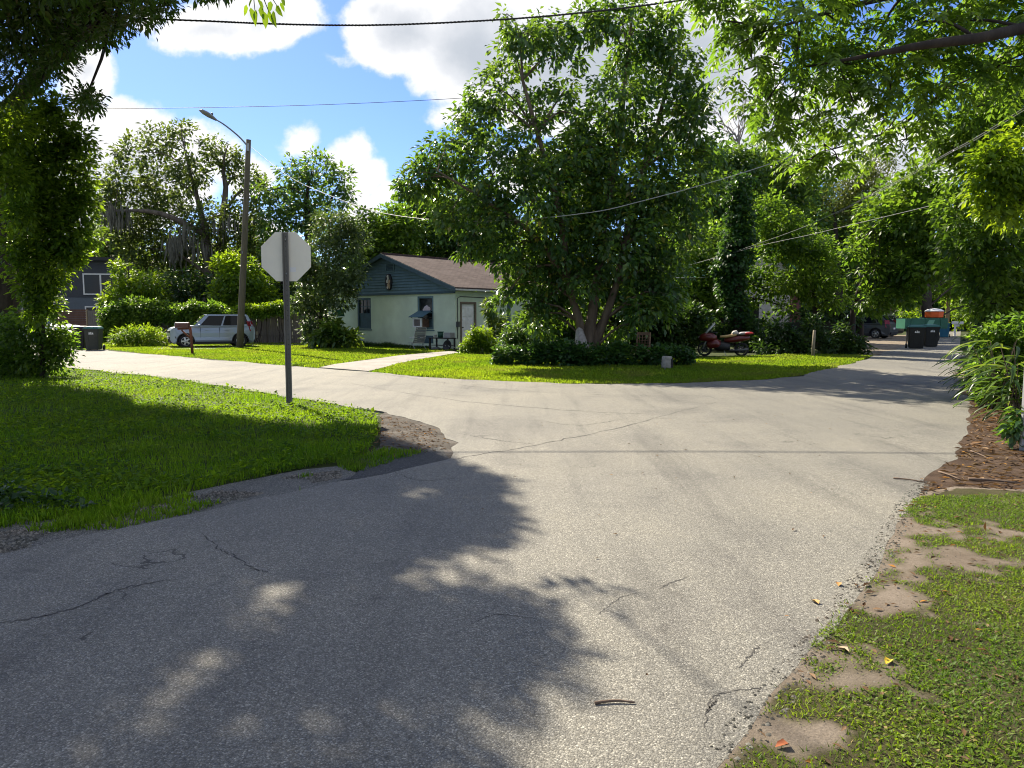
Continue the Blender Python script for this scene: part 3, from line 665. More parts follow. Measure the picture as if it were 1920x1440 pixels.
for px, wd in (([(846, 866), (900, 855), (960, 846), (1010, 836), (1080, 822), (1180, 800), (1260, 778), (1345, 757)], .026), ([(640, 718), (820, 748), (960, 763), (1100, 774), (1230, 779)], .030), ([(380, 1006), (412, 1036), (440, 1048), (475, 1072), (500, 1078)], .014),
               ([(-40, 1182), (60, 1166), (130, 1150), (200, 1120), (260, 1104), (330, 1092)], .017), ([(1322, 1380), (1326, 1340), (1340, 1315), (1390, 1303), (1440, 1301)], .007), ([(1326, 1345), (1345, 1318)], .008), ([(1235, 1112), (1262, 1098), (1292, 1088)], .008),
               ([(1385, 1262), (1405, 1240), (1425, 1215)], .008), ([(700, 700), (900, 728), (1100, 742)], .02), ([(1000, 790), (1090, 800), (1180, 786)], .02), ([(860, 815), (930, 828), (1000, 836)], .018), ([(1120, 1160), (1160, 1130), (1190, 1120)], .006), ([(740, 890), (790, 905), (860, 900)], .012), ([(880, 1180), (930, 1160), (1010, 1168)], .006)):
    V_, F_ = ribbon(px, wd); ck.add(V_, F_)
o = ck.build('cracks', plain('crack_fill', (.05, .047, .042), rough=.95), bpy.data.objects['road']); o['kind'] = 'stuff'

# ------------------------------------------------------------------ green house
M_MINT = plain('mint_stucco', (0.63, 0.72, 0.54), rough=0.9, spec=0.2, noise=0.18, nscale=1.3, bump=0.5, bscale=60)
M_TEAL = plain('teal_paint', (0.125, 0.205, 0.225), rough=0.75, noise=0.25, nscale=3)
M_TEALD = plain('dark_teal_trim', (0.06, 0.105, 0.125), rough=0.7, noise=0.3, nscale=5)
M_WHITE = plain('white_paint', (0.74, 0.73, 0.70), rough=0.6, noise=0.12, nscale=4)
M_OLDW = plain('weathered_white', (0.60, 0.60, 0.57), rough=0.7, noise=0.3, nscale=6)
M_GLASS = plain('dark_glass', (0.012, 0.014, 0.016), rough=0.08, spec=0.3)
M_BLACK = plain('black_plastic', (0.012, 0.012, 0.013), rough=0.5)
M_STEEL = plain('galvanised_steel', (0.42, 0.43, 0.42), rough=0.5, metal=0.6, noise=0.2, nscale=5)
M_DSTEEL = plain('dark_steel', (0.10, 0.105, 0.105), rough=0.55, metal=0.5, noise=0.3, nscale=8)
M_WOODG = plain('grey_wood', (0.20, 0.175, 0.145), rough=0.9, noise=0.55, nscale=5, stretch=(8, 8, 0.6), bump=0.4)
M_WOODB = plain('brown_wood', (0.13, 0.060, 0.035), rough=0.8, noise=0.5, nscale=5, stretch=(8, 8, .6))
M_GREY = plain('grey_plastic', (0.30, 0.30, 0.30), rough=0.6, noise=0.2)
M_CONC2 = plain('stump_concrete', (0.33, 0.32, 0.29), rough=0.95, noise=0.45, nscale=9, bump=0.6)
def shingle_mat(name, a, b, c):
    m, nt = new_mat(name); N = NT(nt); t = N.n('ShaderNodeTexCoord')
    mp = N.n('ShaderNodeMapping'); mp.inputs['Rotation'].default_value = (0, 0, R(90)); N.l(t.outputs['Object'], mp.inputs[0])
    br = N.n('ShaderNodeTexBrick', i_Scale=1.0); N.l(mp.outputs[0], br.inputs['Vector'])
    br.inputs['Brick Width'].default_value = 0.33; br.inputs['Row Height'].default_value = 0.13; br.inputs['Mortar Size'].default_value = 0.012
    br.inputs['Color1'].default_value = (*a, 1); br.inputs['Color2'].default_value = (*b, 1); br.inputs['Mortar'].default_value = (*[x*.45 for x in a], 1)
    nz = N.n('ShaderNodeTexNoise', i_Scale=1.1, i_Detail=6.0); N.l(t.outputs['Object'], nz.inputs['Vector'])
    col = N.mix(N.ramp(nz.outputs['Fac'], [(0.45, (0, 0, 0)), (0.8, (.6, .6, .6))]), br.outputs[0], c)
    b_ = N.n('ShaderNodeBsdfPrincipled', i_Roughness=0.95); b_.inputs['Specular IOR Level'].default_value = 0.15; N.l(col, b_.inputs['Base Color'])
    bp = N.n('ShaderNodeBump', i_Strength=0.6, i_Distance=0.01); N.l(br.outputs['Fac'], bp.inputs['Height']); bp.invert = True; N.l(bp.outputs[0], b_.inputs['Normal'])
    o = N.n('ShaderNodeOutputMaterial'); N.l(b_.outputs[0], o.inputs[0]); return m
M_SHING = shingle_mat('brown_shingle', (0.062, 0.042, 0.036), (0.098, 0.068, 0.060), (0.12, 0.092, 0.082))

HA = math.atan2(-0.64, 0.77)
HR = np.array([-2.64, 35.0, 0.0])
house = thing('house', 'mint green stucco bungalow with teal gable and brown shingle roof', 'house', HR, HA)
def hw(x, y, z=0.0):
    c, s = math.cos(HA), math.sin(HA); return np.array([HR[0]+x*c-y*s, HR[1]+x*s+y*c, z])
WD, DP, ZE, ZP, SID = 9.7, 10.0, 2.80, 4.62, 2.72
PX = -WD/2; OV = 0.32
def roof_z(x): return ZP-(ZP-ZE)*abs(x-PX)/(WD/2+OV)
m = MB()
def wall_with_holes(m, x0, x1, z0, z1, holes, y0, y1):
    """wall along x at y0..y1 with rectangular openings"""
    xs = sorted(holes, key=lambda h: h[0]); c = x0
    for (a, b, lo, hi) in xs:
        m.box(c, a, y0, y1, z0, z1); m.box(a, b, y0, y1, z0, lo); m.box(a, b, y0, y1, hi, z1); c = b
    m.box(c, x1, y0, y1, z0, z1)
WIN_L, WIN_R = (-7.2, -6.1, 0.90, 2.50), (-2.58, -1.47, 0.92, 2.52)
wall_with_holes(m, -WD, 0, 0, SID, [WIN_L, WIN_R], 0, 0.2)
m.build('front_wall', M_MINT, house)
m = MB(); DOOR = (0.40, 1.32, 0.10, 2.14)
m.box(-0.2, 0, 0.2, DOOR[0], 0, SID+.02); m.box(-0.2, 0, DOOR[0], DOOR[1], DOOR[3], SID+.02); m.box(-0.2, 0, DOOR[0], DOOR[1], 0, DOOR[2]); m.box(-0.2, 0, DOOR[1], DP, 0, SID+.02)
m.box(-WD, -WD+0.2, 0.2, DP, 0, SID); m.box(-WD+.2, -.2, DP-0.2, DP, 0, SID)
m.build('side_wall', M_MINT, house)
# gable of lapped boards, each a board of its own
nb = 13
for i in range(nb):
    z0 = SID+0.004+(ZP-0.12-SID)*i/nb; z1 = SID+(ZP-0.12-SID)*(i+1)/nb
    hw0 = (ZP-0.06-z0)*(WD/2+OV)/(ZP-ZE); hw1 = (ZP-0.06-z1)*(WD/2+OV)/(ZP-ZE)
    a0, b0, a1, b1 = max(-WD, PX-hw0), min(0, PX+hw0), max(-WD, PX-hw1), min(0, PX+hw1)
    b = MB(); b.frustum([(a0, -0.075, z0), (b0, -0.075, z0), (b0, 0.10, z0), (a0, 0.10, z0)], [(a1, -0.018, z1+.012), (b1, -0.018, z1+.012), (b1, 0.10, z1+.012), (a1, 0.10, z1+.012)])
    b.build('siding_board', M_TEAL, house)
MB().box(-WD, 0.0, -0.085, -0.002, SID-0.10, SID+0.003).build('belt_board', M_TEALD, house)
# roof
for s, nm in ((1, 'roof'), (-1, 'roof')):
    xe = PX+s*(WD/2+OV); t = 0.09; r = MB(); y0, y1 = -0.34, DP+.3
    r.frustum([(PX, y0, ZP), (xe, y0, ZE), (xe, y1, ZE), (PX, y1, ZP)], [(PX, y0, ZP+t), (xe, y0, ZE+t), (xe, y1, ZE+t), (PX, y1, ZP+t)])
    r.build('roof', M_SHING, house)
    fb = MB(); fb.frustum([(PX, y0-.03, ZP-.13), (xe, y0-.03, ZE-.13), (xe, y0-.003, ZE-.13), (PX, y0-.003, ZP-.13)], [(PX, y0-.03, ZP+.07), (xe, y0-.03, ZE+.07), (xe, y0-.003, ZE+.07), (PX, y0-.003, ZP+.07)])
    fb.build('barge_board', M_TEALD, house)
    MB().box(xe+s*.003, xe+s*.05, y0, y1, ZE-.06, ZE+.02).build('drip_edge', M_OLDW, house)
    so = MB(); so.frustum([(PX, y0, ZP-.03), (xe, y0, ZE-.03), (xe, 0, ZE-.03), (PX, 0, ZP-.03)], [(PX, y0, ZP-.004), (xe, y0, ZE-.004), (xe, 0, ZE-.004), (PX, 0, ZP-.004)]); so.build('soffit', M_TEALD, house)
MB().box(PX-.13, PX+.13, -0.30, DP+.28, ZP+.06, ZP+.125).build('ridge_cap', M_SHING, house)
def window(parent, x0, x1, z0, z1, y, frame_mat, split=True, boarded=False):
    f = MB(); t = .10
    f.box(x0-.02, x0+t, y-.05, y+.06, z0, z1); f.box(x1-t, x1+.02, y-.05, y+.06, z0, z1); f.box(x0+t, x1-t, y-.05, y+.06, z1-t, z1+.02); f.box(x0+t, x1-t, y-.05, y+.06, z0-.02, z0+t)
    fr = f.build('window', frame_mat, parent)
    zm = (z0+z1)/2
    if boarded:
        MB().box(x0+t, x1-t, y+.005, y+.04, z0+t, zm-.02).build('pane', M_TEALD, fr)
        MB().box(x0+t, x1-t, y+.02, y+.05, zm+.02, z1-t).build('pane', M_GLASS, fr)
        for k in (1, 2): MB().box(x0+t+(x1-x0-2*t)*k/3-.015, x0+t+(x1-x0-2*t)*k/3+.015, y, y+.018, zm+.02, z1-t).build('mullion', frame_mat, fr)
        MB().box(x0+t, x1-t, y, y+.018, zm+.34, zm+.37).build('mullion', frame_mat, fr)
    else:
        MB().box(x0+t, x1-t, y+.03, y+.045, z0+t, zm-.02).build('pane', M_GLASS, fr)
        MB().box(x0+t, x1-t, y+.03, y+.045, zm+.02, z1-t).build('pane', M_GLASS, fr)
    MB().box(x0+t, x1-t, y-.01, y+.06, zm-.02, zm+.02).build('sash_rail', frame_mat, fr)
    MB().box(x0-.06, x1+.06, y-.09, y-.052, z0-.08, z0-.0215).build('sill', frame_mat, fr)
    return fr
window(house, *WIN_L[:2], *WIN_L[2:], 0.06, M_TEALD, boarded=True)
window(house, *WIN_R[:2], *WIN_R[2:], 0.06, M_TEAL)
MB().box(-2.56, -1.49, .061, .075, 0.94, 1.40).build('window_board', M_TEALD, house)
# gable vent
v = MB(); x0, x1, z0, z1 = -4.8, -4.15, 3.78, 4.20
for a in ((x0, x1, z0, z0+.05), (x0, x1, z1-.05, z1), (x0, x0+.05, z0+.05, z1-.05), (x1-.05, x1, z0+.05, z1-.05)): v.box(a[0], a[1], -.105, -.0, a[2], a[3])
ve = v.build('gable_vent', M_TEAL, house)
for k in range(5):
    z = z0+.075+k*.065; MB().frustum([(x0+.05, -.09, z), (x1-.05, -.09, z), (x1-.05, -.01, z+.035), (x0+.05, -.01, z+.035)], [(x0+.05, -.09, z+.012), (x1-.05, -.09, z+.012), (x1-.05, -.01, z+.047), (x0+.05, -.01, z+.047)]).build('louver', M_TEALD, ve)
# door on the side wall
df = MB(); y0, y1, z0, z1 = DOOR
df.box(-.12, .03, y0-.09, y0, z0-.1, z1+.09); df.box(-.12, .03, y1, y1+.09, z0-.1, z1+.09); df.box(-.12, .03, y0, y1, z1, z1+.09)
df.build('door_frame', plain('bare_wood', (0.20, 0.15, 0.11), noise=.4), house)
dm = plain('door_white', (0.84, 0.83, 0.80), rough=0.55, noise=0.25, nscale=3)
d = MB(); d.box(-.10, -.055, y0+.01, y1-.01, z0, z1-.01); door = d.build('door', dm, house)
wd = (y1-y0-.02); 
for (pa, pb, qa, qb) in ((.12, .46, .08, .30), (.54, .88, .08, .30), (.12, .46, .34, .62), (.54, .88, .34, .62), (.12, .46, .66, .93), (.54, .88, .66, .93)):
    a, b = y0+.01+wd*pa, y0+.01+wd*pb; lo, hi = z0+(z1-z0)*(1-qb), z0+(z1-z0)*(1-qa)
    p = MB(); p.frustum([(-.055+.0005, a, lo), (-.055+.0005, b, lo), (-.055+.0005, b, hi), (-.055+.0005, a, hi)], [(-.040, a+.04, lo+.04), (-.040, b-.04, lo+.04), (-.040, b-.04, hi-.04), (-.040, a+.04, hi-.04)])
    p.build('door_panel', dm, door)
k = MB(); k.lathe([(0, 0), (.03, .0), (.015, .03), (.035, .06), (.03, .085), (0, .09)], 10, M=Matrix.Translation((-.055, y0+.09, 1.02)) @ Matrix.Rotation(R(90), 4, 'Y')); k.build('handle', M_BLACK, door)
MB().box(0.003, .9, y0-.2, y1+.25, -.05, .09).build('doorstep', M_CONC2, house)
# wiring on the wall
c = MB(); c.tube([(0.02, 0.12, 0.5), (0.02, .12, 1.5), (0.02, .12, 2.40), (.02, .3, 2.47), (.02, 1.5, 2.46), (.02, 3.6, 2.42), (.02, 3.75, 2.75)], .018, 6); c.build('conduit', M_DSTEEL, house)
MB().box(0.003, .09, .02, .20, 1.05, 1.30).build('meter_box', M_DSTEEL, house)
MB().box(-.16, .06, 3.75, 3.95, 0, 2.72).build('corner_post', M_TEALD, house)
MB().box(-2.6, -1.5, -.02, -.002, .25, .62).build('crawl_vent', M_TEALD, house)
# oval plaque with pale relief, hangs on the gable
pl = thing('oval_plaque', 'oval black plaque with pale painted figures hanging on the teal gable', 'plaque', hw(-4.55, -0.115, 3.27), HA)
def ell(cx, cz, rx, rz, y0, y1, n=20, rot=0):
    pts = []
    for k in range(n):
        a = 2*math.pi*k/n; x, z = rx*math.cos(a), rz*math.sin(a); pts.append((cx+x*math.cos(rot)-z*math.sin(rot), cz+x*math.sin(rot)+z*math.cos(rot)))
    return MB().prism(pts, 'y', y0, y1)
ell(0, 0, .25, .42, -.03, .03, 28).build('board', M_BLACK, pl)
pale, tan_ = plain('pale_paint', (.62, .60, .54), noise=.3), plain('tan_paint', (.50, .36, .22), noise=.4)
ell(-.03, .28, .065, .075, -.045, -.0305).build('figure', pale, pl); ell(-.02, .13, .055, .13, -.043, -.0305, rot=-.35).build('figure', pale, pl)
ell(.07, .0, .07, .12, -.046, -.0305, rot=-.5).build('figure', tan_, pl); ell(-.08, .02, .05, .08, -.044, -.0305, rot=.3).build('figure', pale, pl)
ell(.03, -.17, .09, .11, -.045, -.0305, rot=.4).build('figure', tan_, pl); ell(-.05, -.27, .06, .07, -.043, -.0305).build('figure', pale, pl); ell(.09, -.29, .035, .06, -.046, -.0305, rot=-.2).build('figure', tan_, pl)
# window air conditioner
ac = thing('air_conditioner', 'white box air conditioner sticking out of the right window under a teal awning', 'air conditioner', hw(-2.12, 0, 1.02), HA)
MB().box(-.30, .30, -.42, .05, 0, .42).build('case', plain('rusty_case', (.22, .12, .09), noise=.6, nscale=7), ac)
b = MB()
for q in ((-.31, .31, 0, .06), (-.31, .31, .38, .44), (-.31, -.24, .06, .38), (.20, .31, .06, .38)): b.box(q[0], q[1], -.47, -.421, q[2], q[3])
b.build('front_frame', M_WHITE, ac)
for k in range(9): MB().box(-.24, .20, -.45, -.43, .075+k*.034, .089+k*.034).build('grille_slat', M_GREY, ac)
aw = thing('window_awning', 'small teal sheet awning sloping over the air conditioner', 'awning', hw(-2.05, 0, 1.50), HA)
MB().frustum([(-.52, -.62, .0), (.45, -.62, .0), (.52, -.06, .30), (-.40, -.06, .30)], [(-.52, -.62, .025), (.45, -.62, .025), (.52, -.06, .325), (-.40, -.06, .325)]).build('sheet', plain('awning_blue', (.06, .13, .17), rough=.5, noise=.2), aw)
for x in (-.44, .44): MB().tube([(x, -.55, .01), (x, -.04, -.18)], .012, 6).build('bracket', M_DSTEEL, aw)
cu = MB(); 
for (x, z, r) in ((-2.08, 1.93, .17), (-1.90, 1.90, .15), (-2.2, 1.86, .11), (-2.02, 1.99, .13)): cu.lathe([(0, -r), (r*.7, -r*.7), (r, 0), (r*.75, r*.6), (0, r)], 12, M=Matrix.Translation((x, .085, z)) @ Matrix.Diagonal((1, .06, .75, 1)))
o = cu.build('pillow', plain('pinkish_cloth', (.62, .52, .52), rough=.9, noise=.2), None); o.location = tuple(HR); o.rotation_euler = (0, 0, HA); tag(o, 'pale pink pillow pressed inside the upper pane of the right house window', 'pillow')

# lawn chair in front of the wall
lc = thing('lawn_chair', 'silver folding lawn chair with grey webbing by the green wall', 'chair', hw(-1.15, -1.35), HA-.35)
M_WEB = plain('grey_webbing', (.34, .34, .35), rough=.8, noise=.2)
def tb(pts, r, name, mat, par, sides=6): return MB().tube(pts, r, sides).build(name, mat, par)
for s in (-1, 1):
    y = s*.27
    tb([(-.45, y, .33), (.10, y, .30), (.42, y, 1.02)], .014, 'frame', M_STEEL, lc)
    tb([(-.42, y, .0), (.05, y, .32), (.30, y, .55)], .013, 'leg', M_STEEL, lc); tb([(.38, y, .0), (-.10, y, .32)], .013, 'leg', M_STEEL, lc)
    tb([(-.30, y, .55), (.28, y, .60)], .02, 'armrest', M_WHITE, lc)
for k in range(9):
    f = k/8; MB().frustum([(.12+.28*f-.018, -.26, .33+.66*f), (.12+.28*f+.018, -.26, .33+.66*f+.06), (.12+.28*f+.018, .26, .33+.66*f+.06), (.12+.28*f-.018, .26, .33+.66*f)], [(.12+.28*f-.03, -.26, .335+.66*f), (.12+.28*f+.006, -.26, .335+.66*f+.06), (.12+.28*f+.006, .26, .335+.66*f+.06), (.12+.28*f-.03, .26, .335+.66*f)]).build('webbing', M_WEB, lc)
for k in range(7): MB().box(-.44+k*.08, -.38+k*.08, -.26, .26, .325-k*.004, .335-k*.004).build('webbing', M_OLDW, lc)
# table with pots by the door
tbl = thing('side_table', 'low dark wooden table with pots beside the white door', 'table', hw(-.05, -.75), HA)
DW = plain('dark_wood', (.035, .03, .027), rough=.8, noise=.4)
MB().box(-.75, .55, -.28, .28, .52, .56).build('tabletop', DW, tbl)
for x in (-.68, .48):
    for y in (-.22, .22): MB().box(x-.03, x+.03, y-.03, y+.03, 0, .52).build('leg', DW, tbl)
MB().box(-.65, .45, -.24, .24, .2, .22).build('shelf', DW, tbl)
def bucket(name, label, cat, loc, r0, r1, h, mat, rim=True):
    t = thing(name, label, cat, loc)
    MB().lathe([(0, 0), (r0, 0), (r1, h), (r1-.012, h), (r0-.012, .02), (0, .02)], 18).build('body', mat, t)
    if rim: MB().lathe([(r1, h-.03), (r1+.015, h-.03), (r1+.015, h+.004), (r1-.005, h+.004)], 18).build('rim', mat, t)
    return t
bucket('bucket', 'dark green bucket on the low table by the door', 'bucket', hw(-.25, -.75, .56), .11, .14, .28, plain('bucket_green', (.015, .07, .05), rough=.5))
bucket('flower_pot', 'small pale pot on the low table beside the green bucket', 'flower pot', hw(-.52, -.82, .56), .055, .08, .14, M_OLDW)
o = tag(MB().box(-.22, .22, -.16, .16, 0, .24).build('storage_box', M_GREY, None, bevel=.02), 'grey storage box on the low table nearest the white door', 'box'); o.location = tuple(hw(.28, -.72, .562)); o.rotation_euler = (0, 0, HA)
# upturned cart / grill on the ground
gr = thing('toppled_grill', 'black barbecue kettle lying toppled on the ground before the door', 'grill', hw(.55, -1.15), HA)
MB().lathe([(0, -.18), (.15, -.15), (.24, -.03), (.25, 0), (.23, 0), (.14, -.13), (0, -.16)], 16, M=Matrix.Translation((0, 0, .24)) @ Matrix.Rotation(R(75), 4, 'X')).build('bowl', M_BLACK, gr)
for a in (-.25, .05, .35): tb([(a*.6, .05, .22), (a, .42, .03)], .012, 'leg', M_OLDW, gr)
o = tag(MB().lathe([(0, 0), (.20, .02), (.24, .09), (.10, .16), (0, .17)], 14).build('grill_lid', M_DSTEEL), 'dark domed lid lying on the walk beside the toppled grill', 'lid'); o.location = tuple(hw(.05, -1.35, 0.0))
# green hanging planter by left corner
hp = thing('hanging_planter', 'pale green lampshade-like planter hanging in shrubs at the left house corner', 'planter', hw(-7.6, -.9, 1.55), HA)
gm = leaf_mat('green_film', (.05, .16, .10), (.05, .16, .10), (.05, .16, .10), trans=.35, tcol=(.06, .2, .12))
MB().lathe([(.30, 0), (.22, .34), (.09, .42), (.085, .41), (.21, .33), (.29, .005)], 16).build('shade', gm, hp)
tb([(0, 0, .42), (0, 0, 1.1)], .006, 'cord', M_BLACK, hp, 4)
tb([(.35, -.1, -1.55), (0, 0, .02)], .02, 'prop_pole', M_WOODG, hp)

# ------------------------------------------------------------------ stop sign seen from behind
sg = G(543, 762)
ss = thing('stop_sign', 'grey back of an octagonal stop sign on a steel post in the corner grass', 'road sign', sg, R(4))
M_ALU = plain('sign_back', (0.80, 0.75, 0.62), rough=0.5, metal=0.15, noise=0.12, nscale=2.5)
M_RED = plain('sign_red', (0.45, 0.02, 0.02), rough=.4)
sz = At(545, 481, sg[1])[2]; sr = 0.405
oc = [(sr/math.cos(math.pi/8)*math.cos(math.pi/8+k*math.pi/4), sz+sr/math.cos(math.pi/8)*math.sin(math.pi/8+k*math.pi/4)) for k in range(8)]
plate = MB().prism(oc, 'y', .036, .039).build('plate', M_ALU, ss)
MB().prism([(x*.97, sz+(z-sz)*.97) for x, z in oc], 'y', .0395, .041).build('red_face', M_RED, ss)
pst = MB()
pst.box(-.038, .038, .026, .032, -.3, sz+sr*.985); pst.box(-.038, -.033, -.012, .026, -.3, sz+sr*.985); pst.box(.033, .038, -.012, .026, -.3, sz+sr*.985); pst.box(-.052, -.0385, -.012, -.008, -.3, sz+sr*.985); pst.box(.0385, .052, -.012, -.008, -.3, sz+sr*.985)
pp = pst.build('post', plain('post_steel', (.19, .18, .155), rough=.6, metal=.3, noise=.25, nscale=3, stretch=(1, 1, .3)), ss)
for z in (sz-.28, sz+.28): MB().lathe([(0, -.012), (.012, -.012), (.012, 0), (0, 0)], 8, M=Matrix.Translation((0, .024, z)) @ Matrix.Rotation(R(-90), 4, 'X')).build('bolt', M_STEEL, pp)
hl_ = MB()
for k in range(34): hl_.lathe([(0, 0), (.006, 0), (.006, .003), (0, .003)], 8, M=Matrix.Translation((0, .0255, .15+k*.0815)) @ Matrix.Rotation(R(90), 4, 'X'))
hl_.build('punched_holes', M_BLACK, pp)['kind'] = 'stuff'
MB().box(.055, .155, .0345, .0358, sz-.25, sz-.175).build('sticker', M_WHITE, plate)

# ------------------------------------------------------------------ utility pole with street lamp
pb = G(449, 653); ptop = At(466, 262, pb[1]-.2); pole = thing('utility_pole', 'leaning wooden pole carrying a street lamp on a curved arm by the car', 'street lamp', pb)
tp = ptop-pb
wood_pole = plain('pole_wood', (.15, .132, .085), rough=.9, noise=.4, nscale=4, stretch=(6, 6, .3), bump=.3)
MB().tube(spline([(0, 0, -.2), tuple(tp*.5+np.array([.02, 0, 0])), tuple(tp)], 8), np.linspace(.17, .115, 8), 14).build('pole', wood_pole, pole)
ang = np.array([-.85, -1.9]); ang_n = ang/np.linalg.norm(ang)
arm_pts = spline([tuple(tp+np.array([0, 0, -.35])), tuple(tp+np.array([ang[0]*.3, ang[1]*.3, .02])), tuple(tp+np.array([ang[0]*.7, ang[1]*.7, .34])), tuple(tp+np.array([ang[0], ang[1], .48]))], 12)
MB().tube(arm_pts, np.linspace(.040, .032, 12), 8).build('arm', M_STEEL, pole)
MB().box(tp[0]-.05, tp[0]+.05, tp[1]-.17, tp[1]-.10, tp[2]-.55, tp[2]-.2).build('bracket', M_STEEL, pole)
hd = MB(); e = arm_pts[-1]; rot = math.atan2(ang_n[1], ang_n[0])
Mh = Matrix.Translation(tuple(e)) @ Matrix.Rotation(rot, 4, 'Z') @ Matrix.Rotation(R(-14), 4, 'Y')
secs = [(-.12, .05, .05), (.05, .09, .07), (.25, .15, .09), (.55, .17, .08), (.78, .12, .04)]
V = []; F = []
for (x, wd_, h) in secs:
    for k in range(10):
        a = 2*math.pi*k/10; V.append(Mh @ Vector((x, wd_*math.cos(a), h*math.sin(a))))
for i in range(len(secs)-1):
    for k in range(10): F.append((i*10+k, i*10+(k+1) % 10, (i+1)*10+(k+1) % 10, (i+1)*10+k))
F += [tuple(range(10)), tuple(range(len(V)-10, len(V)))]
hd.add(V, F, 0, True); head = hd.build('lamp_head', plain('lamp_grey', (.30, .31, .32), rough=.45), pole)
MB().lathe([(0, .0), (.05, .0), (.05, .08), (.03, .11), (0, .115)], 10, M=Mh @ Matrix.Translation((.15, 0, .08))).build('photocell', M_DSTEEL, head)
MB().tube([tp*.47+np.array([.0, -.16, -.12]), tp*.47+np.array([0, -.16, .0])], .012, 6).build('tag_plate', M_STEEL, pole)

